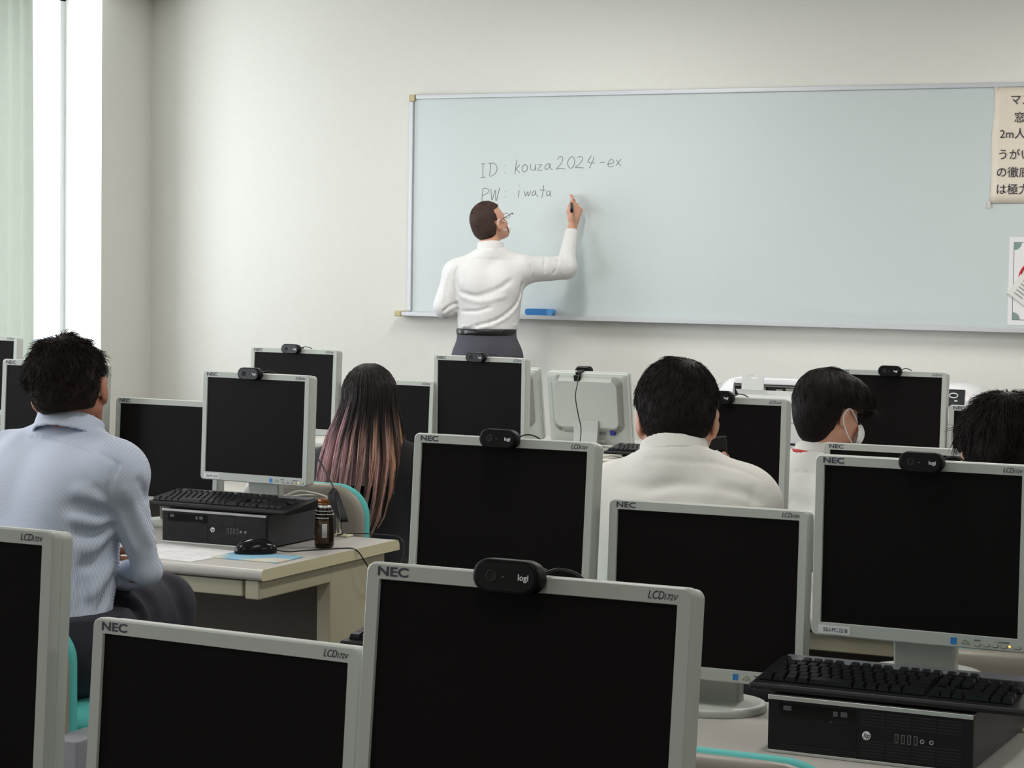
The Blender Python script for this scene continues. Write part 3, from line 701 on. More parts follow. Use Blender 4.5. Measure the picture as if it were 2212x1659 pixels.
# ================================================================== COMPUTERS AND KEYBOARDS
def computer(x, y, z, label, detail=True):
    r = empty('desktop_computer', (x, y, z), 0, label, 'computer', 'black desktop computers lying on the desks')
    W, D, H = 0.338, 0.379, 0.094
    MB().box(0.002, W - 0.002, 0.012, D, 0.004, H).build('case', M['case'], r, bevel=0.0015)
    MB().box(0, W, 0.0, 0.0135, 0.001, H + 0.0005).build('front_bezel', M['black'], r, bevel=0.002)
    MB().box(0.0, W, -0.0022, 0.010, H - 0.0060, H + 0.0012).build('silver_strip', M['silver'], r, bevel=0.001)
    MB().box(0.0, W, -0.0016, 0.010, 0.0005, 0.0052).build('silver_strip', M['silver'], r, bevel=0.0008)
    MB().box(0.0185, 0.148, -0.0008, 0.001, 0.061, 0.083).build('disc_drive', M['gloss'], r, bevel=0.0005)
    MB().box(0.118, 0.135, -0.0015, 0.001, 0.0585, 0.0625).build('eject_button', M['black'], r, bevel=0.0005)
    MB().box(0.0165, 0.150, -0.0006, 0.001, 0.018, 0.057).build('drive_cover', M['black'], r, bevel=0.0005)
    g = MB()
    for k in range(15):
        z0 = 0.0105 + 0.0050 * k
        if 6 <= k <= 9: continue
        for c in range(4): g.box(0.1575 + 0.0415 * c, 0.1575 + 0.0415 * c + 0.0385, -0.0006, 0.001, z0, z0 + 0.0027)
    for k in range(3): g.box(0.018, 0.150, -0.0006, 0.001, 0.006 + 0.004 * k, 0.0078 + 0.004 * k)
    g.build('grille', M['dark_in'], r)
    MB().loft([[(0.1665 + q * math.cos(a), yy, 0.0445 + q * math.sin(a)) for a in np.linspace(0, 2 * math.pi, 28, endpoint=False)] for q, yy in ((0.0070, 0.0), (0.0070, -0.0014), (0.0064, -0.0018))]).build('round_badge', M['white_print'], r)
    text('badge_lettering', 'hp', 0.0125, M['dark_in'], r, (0.1613, -0.0022, 0.0412), shear=0.3, sx=0.85)
    for k in range(4):
        bx = 0.213 + 0.0103 * k
        MB().box(bx, bx + 0.0056, -0.0008, 0.001, 0.038, 0.052).build('port_rim', M['grey_print'], r)
        MB().box(bx + 0.0006, bx + 0.0050, -0.0011, 0.001, 0.0386, 0.0514).build('usb_port', M['dark_in'], r)
    for bx in (0.2575, 0.2725):
        MB().loft([[(bx + q * math.cos(a), yy, 0.0445 + q * math.sin(a)) for a in np.linspace(0, 2 * math.pi, 18, endpoint=False)] for q, yy in ((0.0036, 0.0), (0.0036, -0.0012), (0.0020, -0.0012), (0.0016, 0.0))], cap1=False).build('audio_jack', M['grey_print'], r)
    MB().box(0.0265, 0.0400, -0.0012, 0.0, 0.0720, 0.0795).box(0.1105, 0.118, -0.0012, 0.0, 0.070, 0.078).box(0.123, 0.134, -0.0012, 0.0, 0.0705, 0.0785).box(0.104, 0.109, -0.0012, 0.0, 0.0595, 0.0612).build('drive_marks', M['drive_print'], r)
    return r
KW = 0.0190
def keyrows():
    R = []      # (x, row, width) ; row 0 = front
    def row(r, x, ws):
        for w_ in ws:
            if w_ > 0: R.append((x, r, w_))
            x += abs(w_)
    row(5, 0, [1, -1, 1, 1, 1, 1, -0.5, 1, 1, 1, 1, -0.5, 1, 1, 1, 1]); row(4, 0, [1] * 14 + [1]); row(3, 0, [1.5] + [1] * 12 + [1.5]); row(2, 0, [1.8] + [1] * 11 + [2.2])
    row(1, 0, [2.2] + [1] * 11 + [1.8]); row(0, 0, [1.25, 1.1, 1.1, 1.1, 4.0, 1.1, 1.1, 1.1, 1.1, 2.05])
    row(5, 15.3, [1, 1, 1]); row(4, 15.3, [1, 1, 1]); row(3, 15.3, [1, 1, 1]); row(1, 16.3, [1]); row(0, 15.3, [1, 1, 1])
    row(4, 18.6, [1, 1, 1, 1]); row(3, 18.6, [1, 1, 1, 1]); row(2, 18.6, [1, 1, 1]); row(1, 18.6, [1, 1, 1, 1]); row(0, 18.6, [2, 1, 1])
    return R
def keyboard(x, y, z, rz, label, slope=0.11):
    r = empty('keyboard', (x, y, z), rz, label, 'keyboard', 'black wired keyboards')
    W, D = 0.458, 0.160
    def zt(yy): return 0.016 + slope * yy
    L = []
    for xx in (0.0, 0.004, W - 0.004, W):
        e = 0.003 if xx in (0.0, W) else 0.0
        L.append([(xx, -0.012 + e, 0.004), (xx, -0.015 + e, 0.009), (xx, -0.010 + e, 0.0155 - e), (xx, 0.004, zt(0.0) - e), (xx, D - 0.004 - e, zt(D) - e), (xx, D - e, zt(D) - 0.004 - e), (xx, D - e, 0.008), (xx, 0.01, 0.002)])
    MB().loft(L, smooth=False).build('tray', M['black'], r, bevel=0.0015)
    MB().box(0.012, W - 0.012, D - 0.034, D - 0.003, zt(D - 0.02) + 0.0005, zt(D - 0.02) + 0.003, R=np.array(Matrix.Rotation(slope, 3, 'X')), c=(0, D - 0.02, zt(D - 0.02))).build('rear_strip', M['strip_sheen'], r)
    for xx in (0.05, W - 0.07): MB().box(xx, xx + 0.02, 0.120, 0.126, 0.0, 0.02).build('foot', M['black'], r)
    A = math.atan(slope)
    cache = {}
    for kx, row, w_ in keyrows():
        key = (round(w_, 2))
        if key not in cache:
            m = MB(); a = KW * w_ / 2 - 0.0007; b = KW / 2 - 0.0007
            m.loft([[(-a, -b, 0), (a, -b, 0), (a, b, 0), (-a, b, 0)], [(-a, -b, 0.003), (a, -b, 0.003), (a, b, 0.003), (-a, b, 0.003)], [(-a + 0.0026, -b + 0.0016, 0.0098), (a - 0.0026, -b + 0.0016, 0.0098), (a - 0.0026, b - 0.0034, 0.0112), (-a + 0.0026, b - 0.0034, 0.0112)]], smooth=False)
            me = bpy.data.meshes.new('key'); me.from_pydata(m.v, [], m.f); me.materials.append(M['key']); cache[key] = me
        yy = 0.016 + KW * row + (0.006 if row == 5 else 0)
        k = link('key', cache[key], r, (0.011 + KW * (kx + w_ / 2) * 0.975, yy, zt(yy) - 0.001), (A, 0, 0)); k.scale = (0.975, 1, 1)
    return r
PC = {}
PC['D'] = computer(-1.165, 3.404, DZ, 'black desktop computer in front of the SSU-PC-2218 monitor')
PC['A'] = computer(-1.14, 1.85, DZ, 'black desktop computer under the nearest monitor')
def dup(o, loc, label, rz=None):
    c = copy_tree(o); c.location = loc; c['label'] = label
    if rz is not None: c.rotation_euler = (0, 0, rz)
    return c
dup(PC['D'], (-1.945, 3.41, DZ), 'black desktop computer under the centre monitor')
dup(PC['D'], (-3.51, 5.072, DZ), 'black desktop computer beside the drinks can and mouse')
dup(PC['D'], (-4.223, 5.07, DZ), 'black desktop computer under the monitor of the curly haired person')
dup(PC['D'], (-2.131, 5.07, DZ), 'black desktop computer in front of the phone holder')
dup(PC['D'], (-1.960, 1.86, DZ), 'black desktop computer under the monitor at the bottom left corner')
dup(PC['D'], (-4.351, 6.65, DZ), 'black desktop computer before the long haired woman')
dup(PC['D'], (-3.590, 6.65, DZ), 'black desktop computer under the monitor just below the teacher')
dup(PC['D'], (-2.136, 6.65, DZ), 'black desktop computer before the person in the mask')
dup(PC['D'], (-5.788, 6.65, DZ), 'black desktop computer near the green curtain')
kb0 = keyboard(-1.200, 3.418, 0.7965, 0.0, 'large black keyboard on the computer at the lower right')
dup(kb0, (-3.560, 5.075, 0.7965), 'black keyboard lying on the computer beside the drinks can', -0.01)
dup(kb0, (-1.975, 3.415, 0.7965), 'black keyboard end peeking out left of the nearest monitor', 0.0)
kq = at_y(1306, 979, 8.17)
dup(kb0, (kq[0], 8.17, kq[2] - 0.005), 'dark keyboard on the console desk beside the ear of the phone holder', 0.0)
tag(MB().box(kq[0] + 0.06, kq[0] + 0.38, 8.20, 8.50, DZ, kq[2] - 0.006).build('flat_box', M['case'], bevel=0.003), 'dark flat box under the console keyboard', 'box')

# ------------------------------------------------------------------ small things on the desks
can = empty('drinks_can', (-3.068, 5.205, DZ), 0.45, 'dark brown screw cap coffee can standing at the desk corner', 'can')
MB().lathe([(0.020, 0.0), (0.0235, 0.002), (0.0265, 0.008), (0.0270, 0.02), (0.0270, 0.082), (0.0262, 0.090), (0.0235, 0.100), (0.0200, 0.108), (0.0185, 0.112)], n=40).build('body', M['can'], can)
MB().lathe([(0.0190, 0.110), (0.0190, 0.1175), (0.0172, 0.1175), (0.0172, 0.119), (0.0188, 0.1195)], n=40).build('neck', M['silver'], can)
MB().lathe([(0.0185, 0.1190), (0.0192, 0.1195), (0.0192, 0.1225), (0.0184, 0.1230), (0.0190, 0.1240), (0.0190, 0.1340), (0.0175, 0.1355), (0.0, 0.1355)], n=40).build('cap', M['copper'], can)
def wrap(name, a0, a1, z0, z1, m, r=0.0273, n=10):
    v = []; f = []
    for k in range(n + 1):
        a = a0 + (a1 - a0) * k / n
        for z in (z0, z1):
            for q in (r, r - 0.0006): v.append((q * math.cos(a), q * math.sin(a), z))
    for k in range(n):
        b = 4 * k; f += [(b, b + 4, b + 6, b + 2), (b + 1, b + 3, b + 7, b + 5), (b, b + 1, b + 5, b + 4), (b + 2, b + 6, b + 7, b + 3)]
    MB().add(v, f, 0, True).build(name, m, can)
wrap('label_print', -2.9, -1.05, 0.014, 0.078, M['can_label']); wrap('barcode', -1.72, -1.24, 0.030, 0.068, M['sticker'], 0.0276); wrap('silver_band', -2.9, -1.05, 0.0815, 0.085, M['silver'], 0.0274)
bc = MB()
for k in range(14):
    z = 0.0335 + 0.0024 * k; a = np.linspace(-1.69, -1.27, 6); bc.tube([(0.0277 * math.cos(t), 0.0277 * math.sin(t), z) for t in a], 0.0004, 4)
bc.build('barcode_lines', M['ink'], can)
wrap('neck_band', 0, 6.283, 0.1015, 0.1035, M['sticker'], 0.0240, 40); wrap('neck_band', 0, 6.283, 0.0925, 0.0945, M['sticker'], 0.0262, 40)
wrap('price_square', -2.62, -2.22, 0.012, 0.032, M['copper'], 0.0276)

pad = tag(MB().box(-3.215, -3.012, 4.868, 5.0, DZ + 0.0002, DZ + 0.0035, R=np.array(Matrix.Rotation(0.0, 3, 'Z')), c=(-3.1, 4.93, DZ)).build('mouse_pad', M['blue_label'], bevel=0.001), 'thin blue mouse mat with a faded picture under the mouse', 'mouse mat')
pm_ = M['pad'] = bpy.data.materials.new('pad_print'); pm_.use_nodes = True; nt = pm_.node_tree; b_ = nt.nodes['Principled BSDF']; b_.inputs['Roughness'].default_value = 0.6
tcn = nt.nodes.new('ShaderNodeTexCoord'); nn = nt.nodes.new('ShaderNodeTexNoise'); nn.inputs['Scale'].default_value = 9; cr = nt.nodes.new('ShaderNodeValToRGB')
cr.color_ramp.elements[0].color = lin((132, 180, 204)) + (1,); cr.color_ramp.elements[0].position = 0.46; cr.color_ramp.elements[1].color = lin((206, 206, 186)) + (1,); cr.color_ramp.elements[1].position = 0.56
e_ = cr.color_ramp.elements.new(0.66); e_.color = lin((204, 186, 170)) + (1,)
nt.links.new(tcn.outputs['Object'], nn.inputs['Vector']); nt.links.new(nn.outputs['Fac'], cr.inputs[0]); nt.links.new(cr.outputs[0], b_.inputs['Base Color'])
pad.data.materials[0] = pm_
ms_ = empty('computer_mouse', (-3.150, 4.985, DZ + 0.0035), 0.0, 'glossy black mouse on the blue mat', 'mouse')
Fm = Field((-0.05, -0.08, -0.01), (0.05, 0.08, 0.06), 0.0022)
Fm.ell((0, 0, 0.006), (0.031, 0.058, 0.034), k=0); Fm.cut((0, 0, 0.0008), (0, 0, -1)); P, F_ = Fm.mesh(1)
mo = np_mesh('shell', P, F_, M['gloss'], ms_); ms_.rotation_euler = (0, 0, -0.9)
MB().lathe([(0.0, 0.0), (0.0085, 0.0), (0.0085, 0.006), (0.0, 0.006)], n=16).build('scroll_wheel', M['black'], ms_, (-0.003, -0.03, 0.0300), (0, math.pi / 2, 0))
cbl = MB().tube(spline([(-3.125, 5.022, DZ + 0.012), (-3.10, 5.07, DZ + 0.002), (-3.07, 5.12, DZ + 0.002), (-3.015, 5.20, DZ + 0.002), (-2.978, 5.222, DZ - 0.002), (-2.966, 5.26, DZ - 0.045), (-2.962, 5.30, DZ - 0.082), (-2.962, 5.35, DZ - 0.092), (-2.962, 5.44, DZ - 0.07), (-2.966, 5.475, DZ - 0.03), (-2.985, 5.482, DZ + 0.003), (-3.04, 5.49 - 0.02, DZ + 0.009), (-3.12, 5.46, DZ + 0.009), (-3.16, 5.44, DZ + 0.002)], 8), 0.0019, 8)
tag(cbl.build('mouse_cable', M['cable']), 'thin black mouse cable looping over the desk edge beside the can', 'cable')
pp = tag(MB().box(-3.50, -3.20, 4.79, 5.02, DZ + 0.0003, DZ + 0.0018, R=np.array(Matrix.Rotation(-0.12, 3, 'Z')), c=(-3.35, 4.9, DZ)).build('paper_sheet', M['paper']), 'white printed sheet lying on the desk before the computer and can', 'paper')
tx = MB(); Rz = np.array(Matrix.Rotation(-0.12, 3, 'Z'))
for k in range(9):
    for j in range(3):
        if (k * 7 + j * 3) % 5: tx.box(-3.48 + 0.09 * j, -3.48 + 0.09 * j + 0.03 + 0.012 * ((k * 5 + j) % 4), 4.81 + 0.022 * k, 4.8125 + 0.022 * k, DZ + 0.0019, DZ + 0.0021, R=Rz, c=(-3.35, 4.9, DZ))
t_ = tx.build('printed_lines', M['faint'], pp)
# bundled webcam cable hanging behind the monitor by the can
P0 = at(683, 985, 6.02); P1 = at(722, 1056, 5.98); P2 = at(735, 1105, 5.95); P3 = at(741, 1152, 5.9)
cc = MB().tube(spline([P0, at(700, 1012, 6.0), P1], 6), 0.0022, 6)
for k in range(7):
    o_ = 0.0026 * (k - 3); q = CR * o_
    cc.tube(spline([P1 + q * 0.5, at(716, 1075, 5.96) + q, at(738, 1120, 5.95) + q, at(743, 1121, 5.94) + q, at(732, 1078, 5.96) + q * 0.7, P1 + q * 0.3], 6), 0.0030, 6)
cc.tube(spline([at(738, 1120, 5.95), at(737, 1140, 5.93), P3, at(728, 1156, 5.9)], 5), 0.0022, 6)
tag(cc.build('bundled_cable', M['cable']), 'black cable tied in a bundle hanging behind the monitor by the can', 'cable')
tag(MB().tube(spline([(-3.33, 5.40, 0.80), (-3.27, 5.40, 0.825), (-3.20, 5.43, 0.812), (-3.165, 5.455, 0.78), (-3.165, 5.458, DZ + 0.006)], 8), 0.0035, 8).tube(spline([(-3.33, 5.41, 0.80), (-3.26, 5.43, 0.812), (-3.20, 5.452, 0.80), (-3.18, 5.458, DZ + 0.006)], 8), 0.0035, 8).build('monitor_cable', M['cable_w']), 'pale monitor cables curving down behind the computer by the can', 'cable')
cl_ = MB()
for k in range(5):
    a = np.linspace(0, 6.28, 16); cl_.tube([(-0.93 + 0.024 * math.cos(t + k) + 0.004 * k, 3.79 + 0.010 * math.sin(t) + 0.002 * k, 0.735 + 0.028 * math.sin(t + k)) for t in a], 0.0020, 6)
cl_.tube(spline([(-0.935, 3.79, 0.76), (-0.95, 3.785, 0.80), (-0.955, 3.75, 0.90)], 6), 0.0020, 6)
tag(cl_.build('coiled_cable', M['cable']), 'coil of black cable behind the computer at the lower right', 'cable')
wc = MB()
for k in range(3): wc.tube(spline([at_y(1270, 984 + 5 * k, 8.16), at_y(1300, 986 + 6 * k, 8.15), at_y(1325, 983 + 6 * k, 8.15), at_y(1352, 990 + 5 * k, 8.17)], 8), 0.0032, 8)
tag(wc.build('white_cables', M['cable_w']), 'loose white cables on the console desk', 'cable', kind='stuff')
cbk = MB().tube(spline([at(1251, 806, 9.02), at(1247, 830, 8.99), at(1243, 858, 8.97), at(1250, 900, 8.97), at(1255, 925, 8.97), at(1253, 955, 8.95)], 8), 0.0022, 6)
bpy.context.view_layer.update(); [bpy.data.objects.remove(o_) for o_ in list(WC[-1].children) if o_.name.startswith('cable')]; hcb = cbk.build('trailing_cable', M['cable']); hcb.parent = WC[-1]; hcb.matrix_parent_inverse = WC[-1].matrix_world.inverted()
tag(MB().box(-2.872, -2.80, 3.74, 3.95, 0.0, 0.475).build('storage_box', M['whitebox'], bevel=0.006), 'pale grey box standing on the floor behind the bottom left monitors', 'box')
tag(MB().tube([(-3.06, 5.50, 0.45), (-3.06, 5.50, 0.62), (-2.95, 5.50, 0.62), (-2.95, 5.50, 0.45)], 0.006, 6).tube([(-3.06, 5.50, 0.45), (-2.95, 5.50, 0.45)], 0.006, 6).build('cable_hook', M['alu']), 'small metal bracket at the back of the desk with the can', 'bracket')

# ------------------------------------------------------------------ printers
lp = empty('laser_printer', (-3.28, 9.62, 0), 0, 'white floor standing laser printer with a raised paper flap', 'printer')
lp.scale = (1, 1, 0.955)
MB().box(-0.25, 0.25, 0, 0.5, 0.02, 0.88).build('cabinet', M['printer'], lp, bevel=0.012)
tp_ = MB(); tp_.loft([[(-0.25 + i, 0.0 + j, z) for i, j in ((i_, j_), (0.5 - i_, j_), (0.5 - i_, 0.5 - j_), (i_, 0.5 - j_))] for z, i_, j_ in ((0.88, 0, 0), (0.905, 0.01, 0.01), (0.925, 0.04, 0.06))], smooth=False); tp_.build('top_cover', M['printer_grey'], lp, bevel=0.008)
MB().box(0.05, 0.115, -0.004, 0.0, 0.695, 0.705).build('handle_slot', M['dark_in'], lp); MB().box(0.05, 0.115, -0.012, 0.0, 0.672, 0.692).build('tray_handle', M['printer_grey'], lp, bevel=0.002)
MB().box(-0.25, 0.25, -0.0006, 0.0, 0.64, 0.643).box(-0.25, 0.25, -0.0006, 0.0, 0.80, 0.803).box(-0.25, 0.25, -0.0006, 0.0, 0.48, 0.483).build('panel_gaps', M['groove'], lp)
y0 = 0.10
fp = [(-0.068, 0.0), (0.040, 0.0), (0.030, 0.085), (0.012, 0.088), (0.004, 0.077), (-0.020, 0.073), (-0.040, 0.080), (-0.048, 0.092), (-0.076, 0.090)]
MB().loft([[(x - 0.143, y0 + y_ + 0.35 * z, z + 0.927) for x, z in fp] for y_ in (0.0, 0.006)], smooth=False).build('paper_flap', M['printer_grey'], lp, bevel=0.002)
MB().loft([[(x - 0.143, y_, z - 0.012) for x, z in ((-0.085, 0.962), (0.060, 0.962), (0.078, 0.928), (-0.062, 0.928))] for y_ in (y0 - 0.03, y0 - 0.022)], smooth=False).build('flap_hinge', M['printer_grey'], lp, bevel=0.002)

pl = empty('wide_format_printer', (-3.83, 10.28, 0.10), 0, 'long white wide format printer with rounded ends by the front wall', 'printer')
pl.scale = (1, 1, 1.06)
PW = 1.31
def plp(w0, w1, z0, z1, y0, y1, r): return [[(x, y, z) for x, y, z in q] for q in ()]
bodyL = MB(); prof = [(0.0, 0.62), (0.0, 0.70), (0.015, 0.745), (0.05, 0.775), (0.30, 0.785), (0.38, 0.74), (0.39, 0.62)]
L = []
for x, s in ((0.0, 0.35), (0.006, 0.62), (0.03, 0.85), (0.06, 0.98), (0.09, 1.0)): L.append([(x, y, 0.62 + (z - 0.62) * s) for y, z in prof])
bodyL.loft(L, smooth=True)
bodyL.loft([[(x, y, 0.62 + (z - 0.62) * s) for y, z in prof] for x, s in ((PW - 0.22, 1.0), (PW - 0.12, 1.0), (PW - 0.05, 0.88), (PW - 0.01, 0.6), (PW, 0.3))], smooth=True)
bodyL.box(0.09, PW - 0.22, 0.0, 0.39, 0.62, 0.70)
bodyL.box(0.09, PW - 0.22, 0.10, 0.39, 0.70, 0.765)
bo = bodyL.build('body', M['printer'], pl); bo.modifiers.new('es', 'EDGE_SPLIT').split_angle = 0.7
MB().box(0.095, PW - 0.225, 0.035, 0.099, 0.701, 0.752).build('carriage_slot', M['dark_in'], pl)
cg = MB()
for k in range(22): cg.box(0.11 + 0.050 * k, 0.11 + 0.050 * k + 0.02 + 0.012 * (k % 3), 0.022, 0.034, 0.708 + 0.006 * (k % 4), 0.726 + 0.006 * (k % 3))
cg.box(0.095, PW - 0.225, 0.026, 0.032, 0.742, 0.748); cg.build('carriage_parts', M['groove'], pl)
MB().box(0.095, PW - 0.225, 0.018, 0.10, 0.752, 0.782).build('top_lid', M['printer'], pl, bevel=0.006)
MB().box(PW - 0.175, PW - 0.06, -0.014, 0.004, 0.690, 0.765, R=np.array(Matrix.Rotation(-0.25, 3, 'X')), c=(PW, 0, 0.69)).build('control_panel', M['phone'], pl, bevel=0.004)
MB().tube([(PW - 0.110 + 0.020 * math.cos(a), -0.008, 0.738 + 0.010 * math.sin(a)) for a in np.linspace(0, 6.28, 20)], 0.003, 5).box(PW - 0.105, PW - 0.090, -0.014, -0.010, 0.712, 0.718).build('panel_symbols', M['white_print'], pl)
for x in (0.12, PW - 0.16): MB().box(x, x + 0.05, 0.12, 0.22, 0.0, 0.62).box(x - 0.01, x + 0.06, -0.02, 0.38, 0.0, 0.05).build('leg', M['printer_grey'], pl, bevel=0.005)

# ================================================================== CHAIRS
def chair(x, y, rz, label, back_z=0.88, bw=0.44, seat_z=0.45):
    r = empty('office_chair', (x, y, 0), rz, label, 'chair', 'taupe office chairs with teal cushions')
    def pad(w, h, r_, y0, thick, bow, cz, n=8):
        L = []
        for yy, s in ((0.0, 0.03), (0.0, 0.35), (0.0, 0.65), (0.0, 0.86), (0.001, 0.94), (thick * 0.25, 1.0), (thick * 0.75, 1.0), (thick - 0.001, 0.94), (thick, 0.86), (thick, 0.65), (thick, 0.35), (thick, 0.03)):
            L.append([(p[0] * s, y0 + yy + bow * (p[0] * s / (w / 2)) ** 2, cz + (p[2] - cz) * s) for p in rrect(w, h, r_, 0, 0, cz, n)])
        return MB().loft(L, smooth=True)
    hh = 0.36
    pad(bw, hh, 0.10, -0.245, 0.030, 0.045, back_z - hh / 2).build('back_shell', M['chair_shell'], r)
    pad(bw - 0.02, hh - 0.02, 0.095, -0.216, 0.045, 0.045, back_z - hh / 2 + 0.008).build('back_cushion', M['teal'], r)
    st = MB(); st.lathe([(0.0, 0.0), (0.21, 0.0), (0.235, 0.02), (0.235, 0.045), (0.21, 0.065), (0.0, 0.075)], (0, 0, seat_z - 0.01), 36, sy=0.95); st.build('seat_cushion', M['teal'], r)
    MB().lathe([(0.0, -0.05), (0.12, -0.05), (0.225, -0.02), (0.235, 0.0), (0.0, 0.0)], (0, 0, seat_z - 0.01), 36, sy=0.95).build('seat_shell', M['chair_shell'], r)
    MB().box(-0.035, 0.035, -0.262, -0.246, seat_z - 0.05, back_z - 0.12).box(-0.035, 0.035, -0.262, -0.1, seat_z - 0.065, seat_z - 0.045).build('back_bracket', M['black'], r, bevel=0.004)
    MB().lathe([(0.028, 0.08), (0.028, 0.25), (0.018, 0.25), (0.018, seat_z - 0.05)], n=16).build('gas_post', M['black'], r)
    for k in range(5):
        a = 2 * math.pi * k / 5 + 0.3; c, s_ = math.cos(a), math.sin(a)
        lg = MB().tube([(0.02 * c, 0.02 * s_, 0.11), (0.16 * c, 0.16 * s_, 0.085), (0.28 * c, 0.28 * s_, 0.065)], [0.026, 0.02, 0.014], 8)
        l_ = lg.build('leg', M['chair_shell'], r)
        MB().lathe([(0.0, -0.01), (0.025, -0.01), (0.028, 0), (0.025, 0.01), (0.0, 0.01)], n=16).build('caster', M['black'], l_, (0.28 * c, 0.28 * s_, 0.028), (math.pi / 2, 0, a))
    return r
chair(-0.975, 2.72, 0.0, 'taupe chair back with a teal rim at the bottom edge, before the large computer', 0.899)
CH = {}
cw = at(612, 1100, 6.62); CH['e'] = chair(cw[0] + 0.04, cw[1] + 0.25, -0.10, 'empty taupe and teal chair behind the drinks can', float(at(690, 1043, 6.60)[2]), bw=0.46)
CH['w'] = chair(-3.04, 6.06, 0.0, 'chair under the long haired woman', 0.60, bw=0.30)
c1 = at(146, 1360, 4.62)
CH['s1'] = chair(c1[0] - 0.262, 3.97, 0.0, 'teal seated chair under the person in the striped shirt', 0.72, seat_z=0.45)
CH['s2'] = chair(-1.80, 4.36, 0.0, 'chair under the person holding the phone', 0.80, seat_z=0.43)
CH['s3'] = chair(-1.85, 5.98, -0.2, 'chair under the person with the red lanyard', 0.80, seat_z=0.43)
c4 = at(1897, 1400, 4.12)
CH['s4'] = chair(c4[0] + 0.21, c4[1] + 0.26, 0.12, 'taupe chair under the ruffled haired person at the right edge', 0.79, seat_z=0.43)
# ================================================================== PEOPLE
def hit(F, px, py, d0, d1):
    """first point of the modelled surface on the sight line (used to lay seams and folds on the cloth)"""
    for d in np.arange(d0, d1, F.h * 0.5):
        p = at(px, py, d); i = np.round((p - F.lo) / F.h).astype(int)
        if (i >= 0).all() and (i < F.n).all() and F.V[tuple(i)] < 0: return p
    return None
def folds(F, L, d0, d1):
    for pts, w, amp in L:
        q = [hit(F, x, y, d0, d1) for x, y in pts]; q = [p for p in q if p is not None]
        if len(q) > 2: q = spline(q, 4)
        if len(q) > 1: F.fold(q, w, amp)

def head_sdf(F, c, R, s=1.0, ears=True):
    c = np.array(c)
    def L(x, y, z): return c + s * (R @ np.array([x, y, z]))
    F.ell(L(0, -0.008, 0.012), (0.074 * s, 0.094 * s, 0.086 * s), R, 0.0)
    F.ell(L(0, 0.030, -0.045), (0.062 * s, 0.062 * s, 0.078 * s), R, 0.03)
    F.ell(L(0, 0.055, -0.100), (0.036 * s, 0.032 * s, 0.026 * s), R, 0.035)          # chin
    for k in (-1, 1):
        F.cone(L(k * 0.055, -0.005, -0.070), L(k * 0.020, 0.068, -0.108), 0.014 * s, 0.012 * s, 0.03)   # jaw line
        F.ell(L(k * 0.040, 0.062, -0.052), (0.018 * s, 0.018 * s, 0.014 * s), R, 0.02)      # cheek bone
        F.ell(L(k * 0.031, 0.090, -0.020), (0.016 * s, 0.012 * s, 0.010 * s), R, 0.010, 's')   # eye socket
        if ears:
            a = math.radians(12); Re = R @ np.array(Matrix.Rotation(-k * 0.35, 3, 'Z')) @ np.array(Matrix.Rotation(-a, 3, 'X'))
            F.ell(L(k * 0.081, -0.010, -0.030), (0.0075 * s, 0.0165 * s, 0.030 * s), Re, 0.006)
            F.ell(L(k * 0.076, 0.000, -0.054), (0.007 * s, 0.009 * s, 0.012 * s), Re, 0.006)
            F.ell(L(k * 0.086, 0.001, -0.030), (0.005 * s, 0.009 * s, 0.017 * s), Re, 0.004, 's')
    F.cone(L(-0.028, 0.083, -0.004), L(0.028, 0.083, -0.004), 0.007 * s, 0.007 * s, 0.012)   # brow
    F.cone(L(0, 0.088, -0.018), L(0, 0.108, -0.050), 0.006 * s, 0.010 * s, 0.012)            # nose
    for k in (-1, 1): F.ell(L(k * 0.010, 0.098, -0.053), (0.007 * s, 0.009 * s, 0.006 * s), R, 0.005)
    F.ell(L(0, 0.090, -0.077), (0.020 * s, 0.008 * s, 0.005 * s), R, 0.004); F.ell(L(0, 0.089, -0.086), (0.018 * s, 0.008 * s, 0.0055 * s), R, 0.004)
    F.fold([L(-0.020, 0.094, -0.0815), L(0, 0.098, -0.0815), L(0.020, 0.094, -0.0815)], 0.003 * s, -0.002)

def hand_sdf(F, w, d, n, t, curl, thumb, s=1.0, spread=0.0):
    """w wrist, d finger direction, n back of the hand, t thumb side; curl: four lists of three bend angles (degrees)"""
    d = unit(d); n = unit(n - np.dot(n, d) * d); t = unit(t - np.dot(t, d) * d - np.dot(t, n) * n)
    offs = (0.027, 0.009, -0.009, -0.026); ml = (0.088, 0.090, 0.084, 0.076); fl = ((0.042, 0.026, 0.021), (0.046, 0.029, 0.022), (0.042, 0.027, 0.021), (0.033, 0.020, 0.018))
    F.cone(w - d * 0.03, w + d * 0.02, 0.026 * s, 0.025 * s, 0.01, flat=0.72, fdir=n)
    for i in range(4):
        b = w + s * (t * offs[i] * 0.55 + d * 0.015); kn = w + s * (t * offs[i] + d * ml[i])
        F.cone(b, kn, 0.0125 * s, 0.0105 * s, 0.012)
        p = kn; a = 0.0; sp = spread * (1.5 - i)
        for j in range(3):
            a += math.radians(curl[i][j]); dd = math.cos(a) * (d * math.cos(sp) + t * math.sin(sp)) - math.sin(a) * n
            q = p + s * fl[i][j] * dd; F.cone(p, q, (0.0092, 0.0084, 0.0076)[j] * s, (0.0085, 0.0078, 0.0066)[j] * s, 0.004); p = q
    p = w + s * (t * 0.020 + d * 0.018)
    F.cone(w + s * d * 0.03, p, 0.014 * s, 0.014 * s, 0.012)
    for q, r in thumb:
        q = np.array(q); F.cone(p, q, r * 1.1 * s, r * s, 0.006); p = q

